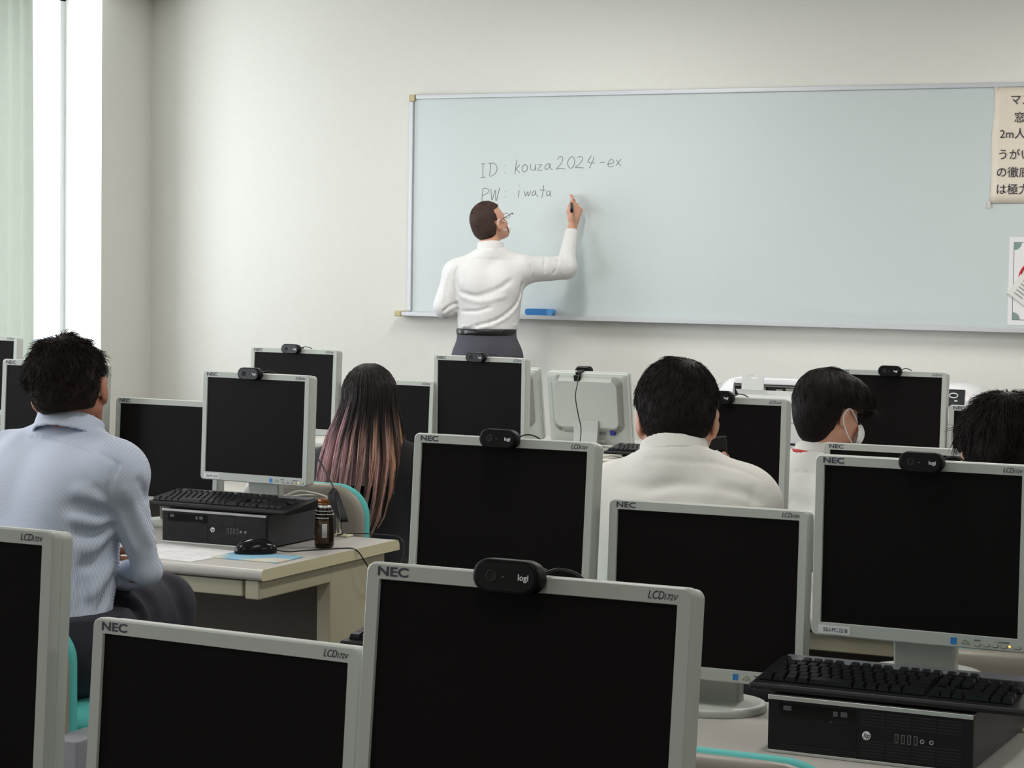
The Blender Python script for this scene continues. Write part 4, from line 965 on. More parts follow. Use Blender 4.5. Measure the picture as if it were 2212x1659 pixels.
def torso_frame(J):
    tr = unit(J['shr'] - J['shl']); up = unit(J['nb'] - J['pel']); up = unit(up - np.dot(up, tr) * tr); return np.stack([tr, np.cross(up, tr), up], 1)
def torso_sdf(F, J, inf=0.0, k=0.06, belly=0.0, wide=1.0):
    R = torso_frame(J); tr, tf, tu = R[:, 0], R[:, 1], R[:, 2]; w = np.linalg.norm(J['shr'] - J['shl']); c = 0.5 * (J['shr'] + J['shl'])
    F.ell(mix(c, J['pel'], 0.28) , (w * 0.47 * wide + inf, 0.112 + inf, 0.19 + inf), R, 0)
    F.cone(mix(c, J['shl'], 0.82) - tu * 0.015, mix(c, J['shr'], 0.82) - tu * 0.015, 0.058 + inf, 0.058 + inf, k)
    for q in ('shl', 'shr'):
        F.ell(J[q], (0.058 + inf, 0.058 + inf, 0.058 + inf), R, 0.04)
        F.cone(J['nb'] - tu * (0.01 if inf > 0 else 0.045), mix(J['nb'], J[q], 0.8), 0.050 + inf, 0.046 + inf, 0.05)
        F.ell(mix(mix(c, J[q], 0.55), J['pel'], 0.17) - tf * 0.035, (0.075 + inf, 0.075 + inf, 0.10 + inf), R, 0.05)      # shoulder blade
    F.ell(mix(c, J['pel'], 0.66) + tf * belly * 0.5, (w * 0.43 * wide + inf, 0.102 + inf + belly * 0.5, 0.17 + inf), R, 0.06)
    F.ell(J['pel'], (w * 0.43 * wide + inf, 0.112 + inf, 0.115 + inf), R, 0.06)
def arm_sdf(F, J, q, inf=0.0, k=0.04, cuff=0.0):
    sh, el, wr = J['sh' + q], J['el' + q], J['wr' + q]; r = J.get('ar', (0.050, 0.040, 0.041, 0.027)) if inf > 0 else (0.050, 0.036, 0.036, 0.027)
    F.cone(sh, el, r[0] + inf, r[1] + inf, k); F.cone(el, wr, r[2] + inf, r[3] + inf + cuff, 0.02)
def leg_sdf(F, J, q, inf=0.0):
    hp, kn, an = J['hi' + q], J['kn' + q], J['an' + q]
    F.cone(hp, kn, 0.082 + inf, 0.056 + inf, 0.05); F.cone(kn, an, 0.055 + inf, 0.038 + inf, 0.02)
    if inf == 0:
        f = J['toe']; F.cone(an + (0, 0, -0.035), an + 0.15 * f + (0, 0, -0.045), 0.036, 0.028, 0.03)
def bounds(pts, m): P = np.array(pts); return P.min(0) - m, P.max(0) + m

def person(label, J, hc, HR, hs=1.0, skin='skin', body_h=0.006, hands=None, **kw):
    base = np.array([J['pel'][0], J['pel'][1], J.get('floor', 0.0)])
    lo, hi = bounds([v for k, v in J.items() if isinstance(v, np.ndarray) and k != 'toe'] + [hc], 0.17); lo[2] = max(lo[2], J.get('floor', 0.0) + 0.003)
    F = Field(lo, hi, body_h)
    head_sdf(F, hc, HR, hs)
    F.cone(hc + HR @ np.array([0, -0.022, -0.055]) * hs, J['nb'], 0.052 * hs, 0.056 * hs, 0.025)
    torso_sdf(F, J, -0.022, wide=J.get('wide', 1.0))
    for q in 'lr': arm_sdf(F, J, q, -0.008); leg_sdf(F, J, q, -0.014)
    for q in 'lr':
        f = J['toe']; an = J['an' + q]; F.cone(an + (0, 0, -0.03), an + 0.13 * f + (0, 0, -0.045), 0.032, 0.026, 0.02)
    if hands: hands(F)
    P, Q = F.mesh(0)
    me = np_mesh('person', P, Q, M[skin], None, base); tag(me, label, 'person')
    for k in (-1, 1):
        e = MB(); c_ = hc + hs * (HR @ np.array([k * 0.031, 0.076, -0.020])) - base; e.sphere(c_, 0.0115 * hs, 8); e.build('eye', M['eye'], me)
    return me, base
def child(name, F, m, parent, base, smooth=0, attr=None):
    P, Q = F.mesh(smooth); a = None
    if attr: a = (attr[0], attr[1](P))
    return np_mesh(name, P - base, Q, m, parent, (0, 0, 0), attr=a)
def shirt_field(J, h=0.0065, inf=0.012, k=0.05, sleeves='lr', cuff=0.010, collar=True, hc=None, belly=0.0, wide=1.0, low=None, wr=(0.0025, 38), seed=1, neck_up=0.045, post=None):
    pts = [J[q] for q in ('nb', 'pel', 'shl', 'shr', 'ell', 'elr', 'wrl', 'wrr')]
    lo, hi = bounds(pts, 0.14); F = Field(lo, hi, h)
    torso_sdf(F, J, inf, k, belly, wide)
    for q in sleeves: arm_sdf(F, J, q, inf, J.get('ak', 0.045), cuff)
    F.wrinkle(wr[0], wr[1], (1, 1, 0.6), seed)
    if post: post(F)
    for q in sleeves:      # open cuffs
        d = unit(J['wr' + q] - J['el' + q]); R = frame(d, (0.1, 0.2, 1)); F.cutbox(J['wr' + q] + d * 0.062, R, (0.065, 0.062, 0.065))
    R = torso_frame(J)
    if low is not None: F.cut((0, 0, low), (0, 0, -1))
    if collar:
        nd = unit((hc - J['nb'])); nb = J['nb']
        F.cone(nb - nd * 0.03, nb + nd * neck_up, 0.068, 0.060, 0.012); F.fold([nb - nd * 0.012 + 0.068 * (R[:, 0] * math.cos(a) + R[:, 1] * math.sin(a)) for a in np.linspace(0, 6.28, 20)], 0.006, -0.0035)
        Rn = frame(nd, (0.1, -1, 0.3)); F.cutbox(nb + nd * (neck_up + 0.055), Rn, (0.09, 0.055, 0.09))
        F.cone(nb + nd * 0.0, nb + nd * 0.12, 0.0525, 0.0525, 0.0, 's')
    return F
def trouser_field(J, h=0.008, inf=0.006, top=None, low=None):
    pts = [J[q] for q in ('pel', 'hil', 'hir', 'knl', 'knr', 'anl', 'anr')]; lo, hi = bounds(pts, 0.16); F = Field(lo, hi, h)
    R = torso_frame(J); w = np.linalg.norm(J['shr'] - J['shl'])
    F.ell(J['pel'], (w * 0.43 + 0.010, 0.122, 0.125), R, 0)
    F.ell(J['pel'] + R[:, 2] * 0.08, (w * 0.43 + 0.009, 0.124, 0.24), R, 0.02)
    for q in 'lr': leg_sdf(F, J, q, inf + 0.004)
    if top is not None and 'floor' in J: F.cut((0, 0, top), (0, 0, 1))
    elif top is not None: F.cutbox(J['pel'] + np.array([0, -0.03, top - J['pel'][2] + 0.2]), np.eye(3), (0.30, 0.165, 0.2))
    if low is not None: F.cut((0, 0, low), (0, 0, -1))
    return F
def shoes(J, me, base):
    for q in 'lr':
        an = J['an' + q]; f = J['toe']; F = Field(an - 0.26, an + 0.26, 0.007)
        F.cone(an + (0, 0, -0.02), an + (0, 0, -0.05), 0.040, 0.040, 0.0); F.cone(an - 0.03 * f + (0, 0, -0.045), an + 0.16 * f + (0, 0, -0.052), 0.040, 0.034, 0.03)
        F.cut((0, 0, max(J.get('floor', 0.0) + 0.003, an[2] - 0.078)), (0, 0, -1)); child('shoe', F, M['shoe'], me, base)
def normals(P, Q):
    n = np.cross(P[Q[:, 2]] - P[Q[:, 0]], P[Q[:, 3]] - P[Q[:, 1]]); N = np.zeros_like(P)
    for i in range(4): np.add.at(N, Q[:, i], n)
    return N / (np.linalg.norm(N, axis=1, keepdims=True) + 1e-12)

def hair(me, base, hc, HR, hs, m, vol=(0.086, 0.102, 0.098), off=(0, -0.010, 0.014), face=(0.045, 0.030), nape=-0.085, n=2600, length=(0.03, 0.05), crown=(0.0, -0.045, 0.095), lift=0.10, curl=0.0015, r=0.0007, ear=True, noise=0.002, extra=None, back=0.074, lean=0.0, name='hair'):
    lo, hi = bounds([hc], 0.17 * hs); F = Field(lo, hi, 0.0035)
    def L(x, y, z): return hc + hs * (HR @ np.array([x, y, z]))
    F.ell(L(*off), np.array(vol) * hs, HR, 0); F.ell(L(0, -0.048, -0.040), (back * hs, 0.056 * hs, 0.060 * hs), HR, 0.03)
    if extra: extra(F, L)
    F.wrinkle(noise, 110, (1, 1, 0.5), 5)
    # face opening, ear opening, nape line
    F.cutbox(L(0, 0.105 + face[1], -0.10 + face[0]), HR, (0.12 * hs, 0.10 * hs, 0.10 * hs))
    if ear:
        for k in (-1, 1): F.cutbox(L(k * 0.102, 0.026, -0.064), HR, (0.042 * hs, 0.054 * hs, 0.062 * hs))
    X, Y, Z = np.meshgrid(*F.ax, indexing='ij', sparse=True); p = L(0, -0.03, nape); nn = HR @ unit([0, 0.15, -1]); F.cut(p, nn)
    P, Q = F.mesh(1); N = normals(P, Q)
    cr = L(*crown); LP = (P - hc) @ HR / hs; N = np.where(np.sum(N * (P - hc), 1, keepdims=True) < 0, -N, N)
    ok = np.where(~((np.abs(LP[:, 0]) > 0.050) & (LP[:, 1] > -0.040) & (LP[:, 1] < 0.040) & (LP[:, 2] < 0.026)) & (LP[:, 2] > nape + 0.006))[0]; near = ok[np.linalg.norm(P[ok] - cr, axis=1) < 0.045 * hs]
    k = rng.choice(ok, n)
    if len(near) > 20: k[: n // 7] = rng.choice(near, n // 7)
    root = P[k]; nrm = N[k]
    out = (root - hc); nrm = np.where((np.sum(nrm * out, 1, keepdims=True) < 0), -nrm, nrm)
    d = root - cr; d /= np.linalg.norm(d, axis=1, keepdims=True) + 1e-9
    d = d * 0.8 - HR[:, 2] * (0.35) + HR[:, 0] * lean; d += rng.normal(size=d.shape) * 0.16; d -= np.sum(d * nrm, 1, keepdims=True) * nrm; d /= np.linalg.norm(d, axis=1, keepdims=True) + 1e-9
    zl = ((root - hc) @ HR[:, 2]) / hs; Ls = (rng.uniform(length[0], length[1], n) * np.clip((zl - nape) / 0.11, 0.18, 1.0))[:, None] * hs; S = 7; t = np.linspace(0, 1, S)
    lf = lift * rng.uniform(0.2, 1.6, n)[:, None]; side = np.cross(nrm, d); ph = rng.uniform(0, 6.28, (n, 1)); cf = rng.uniform(0.6, 1.6, (n, 1)); ca = curl * rng.uniform(0.3, 1.5, (n, 1))
    paths = []
    for tt in t:
        q = root - nrm * 0.0015 + d * Ls * tt + nrm * (Ls * lf * tt - (Ls * tt) ** 2 / (2 * 0.11)) + side * ca * np.sin(ph + 6.28 * cf * tt) * tt + nrm * ca * 0.8 * np.cos(ph * 1.7 + 6.28 * cf * tt) * tt
        paths.append(q)
    V, Fh, _ = strands(np.stack(paths, 1), r * hs)
    PP = np.concatenate([P, V]) - base; QQ = np.concatenate([Q, Fh + len(P)])
    return np_mesh(name, PP, QQ, m, me)

# ------------------------------------------------------------------ striped shirt cloth
sm = bpy.data.materials.new('striped_shirt'); sm.use_nodes = True; nt = sm.node_tree; b_ = nt.nodes['Principled BSDF']; b_.inputs['Roughness'].default_value = 0.75
an_ = nt.nodes.new('ShaderNodeAttribute'); an_.attribute_name = 'stripe'
m1 = nt.nodes.new('ShaderNodeMath'); m1.operation = 'MULTIPLY'; m1.inputs[1].default_value = 2 * math.pi / 0.0026
m2 = nt.nodes.new('ShaderNodeMath'); m2.operation = 'SINE'
m3 = nt.nodes.new('ShaderNodeMapRange'); m3.inputs[1].default_value = -0.35; m3.inputs[2].default_value = 0.35
mx = nt.nodes.new('ShaderNodeMix'); mx.data_type = 'RGBA'; mx.inputs[6].default_value = lin((166, 180, 208)) + (1,); mx.inputs[7].default_value = lin((218, 223, 234)) + (1,)
nt.links.new(an_.outputs['Fac'], m1.inputs[0]); nt.links.new(m1.outputs[0], m2.inputs[0]); nt.links.new(m2.outputs[0], m3.inputs[0]); nt.links.new(m3.outputs[0], mx.inputs[0]); nt.links.new(mx.outputs[2], b_.inputs['Base Color'])
M['stripe'] = sm

def collar(cb, ax, fr_, h, m, me, base, r0=0.0800, r1=0.0670, gap=0.03, stripe=False):
    """fold-over shirt collar standing round the neck: cb centre of its lower edge, ax its axis, fr_ the wearer's front"""
    nd = unit(ax); F = Field(cb - 0.15, cb + 0.15, 0.0036); k = (r0 - r1) / 0.105
    F.cone(cb - nd * 0.03, cb + nd * 0.075, r0, r1, 0); F.cone(cb - nd * 0.03, cb + nd * 0.075, r0 - 0.0065, r1 - 0.0065, 0, 's')
    X = frame(nd, (0.1, -1, 0.3)); F.cutbox(cb + nd * (h + 0.06), X, (0.15, 0.06, 0.15)); F.cutbox(cb - nd * 0.06, X, (0.15, 0.06, 0.15)); F.cutbox(cb + fr_ * 0.09, frame(fr_, nd), (gap, 0.05, 0.12))
    return child('collar', F, m, me, base, 1, attr=('stripe', lambda P: (P - cb) @ nd) if stripe else None)
# ------------------------------------------------------------------ teacher
D0 = 11.60
hR = frame(CF * 0.60 + CR * 0.66 + CU * 0.42, CU * 0.9 - CR * 0.30 - CF * 0.25)
T = dict(ar=(0.058, 0.050, 0.040, 0.020), ak=0.03, nb=at(1060, 545, D0), shl=at(986, 592, D0 + 0.02), shr=at(1126, 584, D0 + 0.02), elr=at(1222, 578, D0 + 0.12), wrr=at(1236, 499, D0 + 0.215), ell=at(962, 662, D0), wrl=at(1004, 674, D0 + 0.22), pel=at(1053, 756, D0), floor=0.10)
for q, s in (('l', -1), ('r', 1)):
    hp = T['pel'] + CR * s * 0.088 - np.array([0, 0, 0.05]); T['hi' + q] = hp; T['kn' + q] = np.array([hp[0] + s * 0.01, hp[1] + 0.02, 0.10 + 0.50]); T['an' + q] = np.array([hp[0] + s * 0.02, hp[1] - 0.01, 0.10 + 0.085])
T['toe'] = unit([0.05, 1, 0]); hc = at(1055, 475, D0)
pen_a = at(1235, 452, D0 + 0.150); pen_b = at_y(1235, 421, YB); pd = unit(pen_b - pen_a)
def t_hands(F):
    w = T['wrr'] + CU * 0.044 + CR * 0.006; up = unit(CU * 1.0 + CR * 0.20 + CF * 0.05)
    hand_sdf(F, w, up, CR * 0.30 - CF * 0.95, -CR * 0.95 - CF * 0.3, [[22, 34, 18], [48, 62, 35], [62, 75, 40], [72, 80, 45]], [(w + CU * 0.055 - CR * 0.026 + CF * 0.000, 0.0110), (w + CU * 0.088 - CR * 0.020 + CF * 0.020, 0.0095), (w + CU * 0.108 - CR * 0.012 + CF * 0.030, 0.0080)], 1.02)
    w2 = T['wrl']; d2 = unit(CR * 0.5 + CF * 0.8)
    hand_sdf(F, w2, d2, -CR * 0.3 + CF * 0.1 + CU * 0.9, CR * 0.9, [[30, 35, 20]] * 4, [(w2 + d2 * 0.05 + CR * 0.03, 0.0105), (w2 + d2 * 0.08 + CR * 0.03, 0.009)], 0.92)
me, base = person('person in white dress shirt and charcoal trousers writing on the whiteboard', T, hc, hR, 0.97, body_h=0.0048, hands=t_hands)
def t_post(F):
    folds(F, [([(1128, 612), (1118, 650), (1085, 685), (1030, 705), (998, 712)], 0.0101, -0.009), ([(1124, 640), (1110, 670), (1075, 697), (1040, 708)], 0.0086, 0.008), ([(998, 632), (1030, 640), (1075, 625), (1105, 605)], 0.0130, -0.006),
              ([(998, 640), (1040, 652), (1090, 640)], 0.0115, 0.006), ([(1000, 672), (1030, 672), (1060, 664)], 0.0086, -0.005), ([(990, 575), (984, 600), (992, 630)], 0.0072, -0.008), ([(1000, 585), (998, 615)], 0.0072, 0.006),
              ([(1130, 545), (1130, 575), (1131, 605)], 0.0043, -0.004), ([(1175, 555), (1176, 575)], 0.0065, -0.009), ([(1185, 560), (1180, 592)], 0.0079, 0.007), ([(1152, 600), (1146, 575)], 0.0072, -0.006), ([(1200, 556), (1228, 570)], 0.0065, -0.007), ([(1206, 562), (1196, 590)], 0.0072, -0.006), ([(1212, 552), (1236, 560)], 0.0065, 0.006), ([(1216, 530), (1240, 536)], 0.0058, -0.005), ([(1208, 575), (1218, 592)], 0.0058, 0.006),
              ([(974, 580), (960, 620), (955, 650)], 0.0086, 0.006), ([(986, 655), (970, 662), (958, 672)], 0.0065, -0.008), ([(990, 668), (972, 676)], 0.0058, -0.006), ([(982, 610), (986, 640)], 0.0072, -0.008), ([(1000, 706), (1050, 706), (1115, 702)], 0.0072, 0.006)], D0 - 0.5, D0 + 0.4)
    folds(F, [([(978, 563), (1020, 560), (1075, 561), (1128, 563)], 0.0065, -0.0022)], D0 - 0.5, D0 + 0.4)
F = shirt_field(T, 0.0055, 0.012, cuff=0.004, hc=hc, low=at(1055, 711, D0)[2], wr=(0.003, 34), neck_up=0.020, post=t_post, wide=1.0)
child('dress_shirt', F, M['white_shirt'], me, base)
collar(T['nb'] + CU * 0.004, CU + 0.12 * CF - CR * 0.02, unit(CF + 0.2 * CR), 0.048, M['white_shirt'], me, base, 0.0760, 0.0640)
F = trouser_field(T, 0.007, 0.016, top=at(1055, 713, D0)[2], low=0.13); F.fold([at(1053, 740, D0 - 0.15), at(1053, 775, D0 - 0.15)], 0.012, -0.006)
F.fold([hit(F, 992, 746, D0 - 0.4, D0) if hit(F, 992, 746, D0 - 0.4, D0) is not None else at(992, 746, D0), hit(F, 997, 756, D0 - 0.4, D0) if hit(F, 997, 756, D0 - 0.4, D0) is not None else at(997, 756, D0)], 0.008, -0.006)
child('trousers', F, M['trouser'], me, base)
Rt = torso_frame(T); bz = at(1055, 713, D0)[2]; bc_ = T['pel'] + Rt[:, 2] * 0.095; bc_ = bc_ + (0, 0, bz - bc_[2] - 0.010) 
F = Field(bc_ - 0.25, bc_ + 0.25, 0.006); w_ = np.linalg.norm(T['shr'] - T['shl']) * 0.43
F.ell(bc_, (0.1585, 0.1290, 0.30), Rt, 0); F.cut((0, 0, bz + 0.006), (0, 0, 1)); F.cut((0, 0, bz - 0.026), (0, 0, -1)); child('belt', F, M['belt'], me, base)
shoes(T, me, base)
hair(me, base, hc, hR, 0.97, M['hair_t'], vol=(0.0805, 0.1005, 0.0945), off=(0, -0.010, 0.012), face=(0.055, -0.008), nape=-0.092, n=3200, length=(0.008, 0.014), lift=0.25, curl=0.0004, r=0.0007, noise=0.0008, back=0.070)
def HL(x, y, z): return hc + 0.97 * (hR @ np.array([x, y, z])) - base
g = MB(); g.tube([HL(0.079, -0.008, -0.012), HL(0.081, 0.02, -0.012), HL(0.077, 0.106, -0.012)], 0.0018, 6).tube([HL(-0.079, -0.008, -0.012), HL(-0.077, 0.112, -0.012)], 0.0018, 6)
for k in (-1, 1): g.tube([HL(k * 0.038 + 0.026 * math.cos(a), 0.104 - 0.004 * abs(math.cos(a)), -0.020 + 0.015 * math.sin(a)) for a in np.linspace(0, 6.28, 20)], 0.0012, 5)
g.tube([HL(-0.009, 0.112, -0.016), HL(0.009, 0.112, -0.016)], 0.0014, 5); g.tube([HL(0.073, 0.112, -0.010), HL(0.079, 0.112, -0.018), HL(0.076, 0.104, -0.012)], 0.0026, 5)
g.build('glasses', M['glass_frame'], me)
F = Field(hc - 0.16, hc + 0.16, 0.0035)
def LW(x, y, z): return hc + 0.97 * (hR @ np.array([x, y, z]))
F.ell(LW(0, 0.052, -0.082), (0.062, 0.056, 0.046), hR, 0.0); F.ell(LW(0, 0.045, -0.078), (0.060, 0.052, 0.060), hR, 0.0, 's'); F.cut(LW(0, 0.062, 0), tuple(-hR[:, 1])); F.cut(LW(0, 0, -0.052), tuple(hR[:, 2]))
mk = child('face_mask', F, M['mask'], me, base)
MB().tube(spline([HL(0.050, 0.072, -0.048), HL(0.070, 0.040, -0.032), HL(0.084, 0.006, -0.004), HL(0.0835, -0.018, -0.020), HL(0.080, -0.014, -0.056)], 6), 0.0022, 5).tube(spline([HL(0.078, 0.000, -0.060), HL(0.066, 0.03, -0.078), HL(0.046, 0.068, -0.088)], 6), 0.0022, 5).build('ear_loop', M['mask'], mk)
mp = empty('marker_pen', pen_a, 0, 'black marker pen held against the whiteboard', 'pen')
q_ = Vector(tuple(pd)).to_track_quat('Z', 'Y').to_euler(); mp.rotation_euler = q_; Lp = float(np.linalg.norm(pen_b - pen_a))
MB().lathe([(0.0, -0.03), (0.0085, -0.028), (0.009, 0.0), (0.009, Lp * 0.55), (0.0065, Lp * 0.62)], n=16).build('barrel', M['gloss'], mp)
MB().lathe([(0.0065, Lp * 0.6), (0.0055, Lp * 0.8), (0.003, Lp * 0.9), (0.002, Lp - 0.003)], n=16).build('tip', M['cable'], mp)

def seat_legs(J, spread=0.06, fw=0.40, yaw=0.0, kz=0.50, foot=0.10):
    f = np.array([math.sin(yaw), math.cos(yaw), 0]); r = np.array([f[1], -f[0], 0])
    for q, s in (('l', -1), ('r', 1)):
        hp = J['pel'] + r * s * 0.085 - np.array([0, 0, 0.045]); J['hi' + q] = hp
        kn = hp + f * fw + r * s * spread; kn[2] = kz; J['kn' + q] = kn
        an = kn + f * foot; an[2] = 0.085; J['an' + q] = an
    J['toe'] = f

# ------------------------------------------------------------------ curly haired person in the striped shirt
D0 = 5.0
A = dict(wide=0.80, ar=(0.046, 0.015, 0.018, 0.023), ak=0.012, nb=at(152, 948, 5.02), shl=at(8, 1003, 5.13), shr=at(255, 1026, 4.90), elr=at(319, 1234, 4.96), wrr=at(172, 1264, 5.24), ell=at(-18, 1232, 5.20), wrl=at(150, 1205, 5.07), pel=at(100, 1385, 4.95))
seat_legs(A, 0.05, 0.40, 0.0)
A['knr'] = at(352, 1308, 5.20); A['hir'] = at(190, 1400, 4.95); A['anr'] = at(392, 1700, 5.28); A['anr'][2] = 0.085
hc = at(148, 822, D0); hR = frame(CF * 1.0 + CR * 0.03 - CU * 0.10, CU - CR * 0.13 + CF * 0.10)
def a_hands(F):
    w = A['wrl']; d = unit(CR * 1.0 - CU * 0.12 + CF * 0.02)
    hand_sdf(F, w, d, -CF * 0.9 - CR * 0.1, CU, [[2, 10, 8], [3, 12, 10], [3, 12, 10], [4, 14, 10]], [(w + d * 0.04 + CU * 0.045, 0.0105), (w + d * 0.065 + CU * 0.062, 0.0095)], 0.98, 0.10)
    w2 = A['wrr']; d2 = unit(-CR + CF * 0.2); hand_sdf(F, w2, d2, CF, CU, [[20, 30, 20]] * 4, [(w2 + d2 * 0.05 + CU * 0.04, 0.0105), (w2 + d2 * 0.08 + CU * 0.04, 0.009)], 0.98)
me, base = person('curly haired person in a blue striped shirt sitting with folded arms', A, hc, hR, 1.0, 'skin_tan', 0.0048, a_hands)
A['wrr_'] = A['wrr']
def a_post(F):
    folds(F, [([(70, 944), (120, 947), (180, 965), (225, 985), (256, 1003)], 0.0045, -0.0040)], 4.4, 5.3)
    folds(F, [([(256, 1003), (240, 1035), (232, 1075), (235, 1110)], 0.0050, -0.0042), ([(235, 1110), (200, 1100), (150, 1098)], 0.016, -0.009), ([(236, 1122), (205, 1128), (160, 1118)], 0.012, 0.009), ([(236, 1135), (210, 1150), (165, 1150)], 0.012, -0.008), ([(236, 1150), (205, 1180), (160, 1185)], 0.013, 0.008),
              ([(234, 1175), (208, 1215), (170, 1225)], 0.013, -0.008), ([(240, 1215), (220, 1255), (190, 1290)], 0.012, 0.007), ([(242, 1255), (232, 1290), (215, 1318)], 0.010, -0.007), ([(175, 1240), (180, 1285), (190, 1325)], 0.013, -0.006), ([(150, 1180), (155, 1240), (160, 1300)], 0.016, 0.006),
              ([(252, 1095), (270, 1140), (290, 1190)], 0.007, 0.003), ([(300, 1040), (318, 1080), (332, 1120)], 0.010, -0.006), ([(275, 1060), (300, 1120), (322, 1170)], 0.012, 0.005), ([(210, 1060), (232, 1085)], 0.012, -0.006), ([(170, 1060), (215, 1078), (233, 1098)], 0.014, 0.006), ([(290, 1262), (262, 1258), (248, 1245)], 0.008, -0.007)], 4.4, 5.3)
Rt = torso_frame(A)
def stripe_val(P):
    c = 0.5 * (A['shl'] + A['shr']); q = P - c; u = q @ CR; v = q @ CU; val = u + 0.28 * 0.15 * (1 - np.exp(np.minimum(v, 0.1) / 0.15))
    wl_ = at(152, 948, 5.0)
    px = 1106 + FPX * ((P - CAM_O) @ CR) / ((P - CAM_O) @ CF); py = 829.5 - FPX * ((P - CAM_O) @ CU) / ((P - CAM_O) @ CF)
    yoke = py < np.interp(px, [0, 70, 120, 180, 225, 256, 300], [948, 944, 947, 965, 985, 1003, 1030]); val = np.where(yoke, v * 1.05 + u * 0.28, val)
    # sleeve: distance across the arm axis
    for sh, el, wr in ((A['shr'], A['elr'], A['wrr']), (A['shl'], A['ell'], A['wrl'])):
        ax = el - sh; ax = unit(ax - np.dot(ax, CF) * CF); t = np.clip((P - sh) @ ax, 0, None); e = (P - sh) - np.outer(t, ax); dist = np.linalg.norm(e, axis=1)
        side = unit(CR - np.dot(CR, ax) * ax); seam = np.interp(py, [1000, 1035, 1075, 1110, 1300], [256, 240, 232, 236, 240])
        on = (px > seam) & (~yoke) if sh is A['shr'] else np.zeros(len(P), bool)
        val = np.where(on, e @ side * 1.05, val)
    return val
F = shirt_field(A, 0.0048, 0.013, cuff=0.012, hc=hc, low=float(at(180, 1336, 4.86)[2]), wr=(0.0025, 36), neck_up=0.042, post=a_post, wide=0.82, belly=0.02, seed=4)
child('striped_shirt', F, M['stripe'], me, base, attr=('stripe', stripe_val))
# fold-over collar
collar(at(146, 944, 4.985), CU + 0.40 * unit(CF * 0.85 + CR * 0.45) - CR * 0.05, unit(CF * 0.85 + CR * 0.45), 0.044, M['stripe'], me, base, 0.0850, 0.0715, stripe=True)
F = trouser_field(A, 0.007, 0.014, top=float(at(180, 1330, 4.86)[2]), low=0.12); folds(F, [([(300, 1275), (330, 1310), (338, 1350)], 0.014, -0.010), ([(255, 1300), (300, 1320), (315, 1350)], 0.014, -0.010), ([(360, 1250), (385, 1290), (392, 1330)], 0.014, -0.006)], 4.4, 5.5)
child('trousers', F, M['navy'], me, base); shoes(A, me, base)
hair(me, base, hc, hR, 1.0, M['hair_b'], vol=(0.086, 0.101, 0.090), off=(-0.003, -0.008, 0.010), face=(0.055, 0.020), nape=-0.072, n=5200, length=(0.022, 0.042), lift=0.28, curl=0.0045, r=0.0008, noise=0.004, back=0.068,
     extra=lambda F, L: F.ell(L(-0.070, -0.010, 0.012), (0.024, 0.045, 0.040), hR, 0.02))

# ------------------------------------------------------------------ person with the phone
B = dict(nb=at(1457, 1000, 4.76), shl=at(1324, 1088, 4.82), shr=at(1606, 1096, 4.74), elr=at(1640, 1230, 4.86), wrr=at(1580, 1052, 5.06), ell=at(1285, 1240, 4.98), wrl=at(1400, 1215, 5.14), pel=at(1440, 1440, 4.74))
seat_legs(B, 0.06, 0.40, 0.05)
hc = at(1463, 884, 4.82); hR = frame(CF * 1.0 + CR * 0.10 - CU * 0.26, CU + CF * 0.26 + CR * 0.02)
ph = at(1541, 971, 5.03)
def b_hands(F):
    w = at(1578, 1088, 5.09); d = unit(CU * 0.9 - CR * 0.25 + CF * 0.05)
    hand_sdf(F, w, d, CR * 0.55 + CF * 0.8, CR * 0.3 - CF * 0.9, [[20, 35, 20], [25, 40, 20], [30, 40, 25], [35, 45, 25]], [(w + d * 0.035 + CR * 0.018 - CF * 0.02, 0.0105), (at(1568, 1000, 5.01), 0.0100), (at(1563, 982, 5.01), 0.0085)], 0.95)
    w2 = B['wrl']; d2 = unit(CR * 0.3 + CF); hand_sdf(F, w2, d2, CU, CR, [[15, 20, 15]] * 4, [(w2 + d2 * 0.05 + CR * 0.035, 0.0105), (w2 + d2 * 0.08 + CR * 0.035, 0.009)], 0.95)
me, base = person('short dark haired person in a plain white shirt looking at a phone', B, hc, hR, 1.03, 'skin', 0.005, b_hands)
def b_post(F):
    folds(F, [([(1400, 993), (1470, 996), (1560, 1004), (1640, 1036)], 0.006, -0.002), ([(1340, 1045), (1400, 1056), (1450, 1050), (1520, 1052)], 0.014, -0.0025), ([(1400, 1078), (1470, 1066), (1540, 1070)], 0.014, 0.0025), ([(1560, 1052), (1600, 1062), (1640, 1082)], 0.012, -0.003), ([(1630, 1056), (1618, 1100)], 0.008, -0.003)], 4.2, 5.1)
F = shirt_field(B, 0.0055, 0.020, cuff=0.012, hc=hc, low=0.62, wr=(0.003, 26), neck_up=0.018, post=b_post, wide=1.05, seed=9)
child('white_shirt', F, M['cream_shirt'], me, base)
collar(B['nb'] + CU * 0.004, CU + 0.45 * CF, CF, 0.040, M['cream_shirt'], me, base, 0.0820, 0.0690)
F = trouser_field(B, 0.009, 0.012, top=0.68, low=0.12); child('trousers', F, M['navy'], me, base); shoes(B, me, base)
hair(me, base, hc, hR, 1.03, M['hair'], vol=(0.0885, 0.102, 0.094), off=(0, -0.008, 0.014), face=(0.055, 0.020), nape=-0.108, n=7500, length=(0.018, 0.034), lift=0.13, curl=0.0010, r=0.0007, noise=0.0012, back=0.068, crown=(0.028, -0.050, 0.085), extra=lambda F, L: F.ell(L(0, -0.052, -0.085), (0.050, 0.034, 0.030), hR, 0.02))
phn = tag(MB().box(-0.035, 0.035, -0.004, 0.004, -0.07, 0.07).build('mobile_phone', M['phone'], None, tuple(ph - CU * 0.040), None, bevel=0.003), 'dark mobile phone held up in front of the white shirted person', 'phone')
phn.rotation_euler = (0.15, -0.12, 0.45)
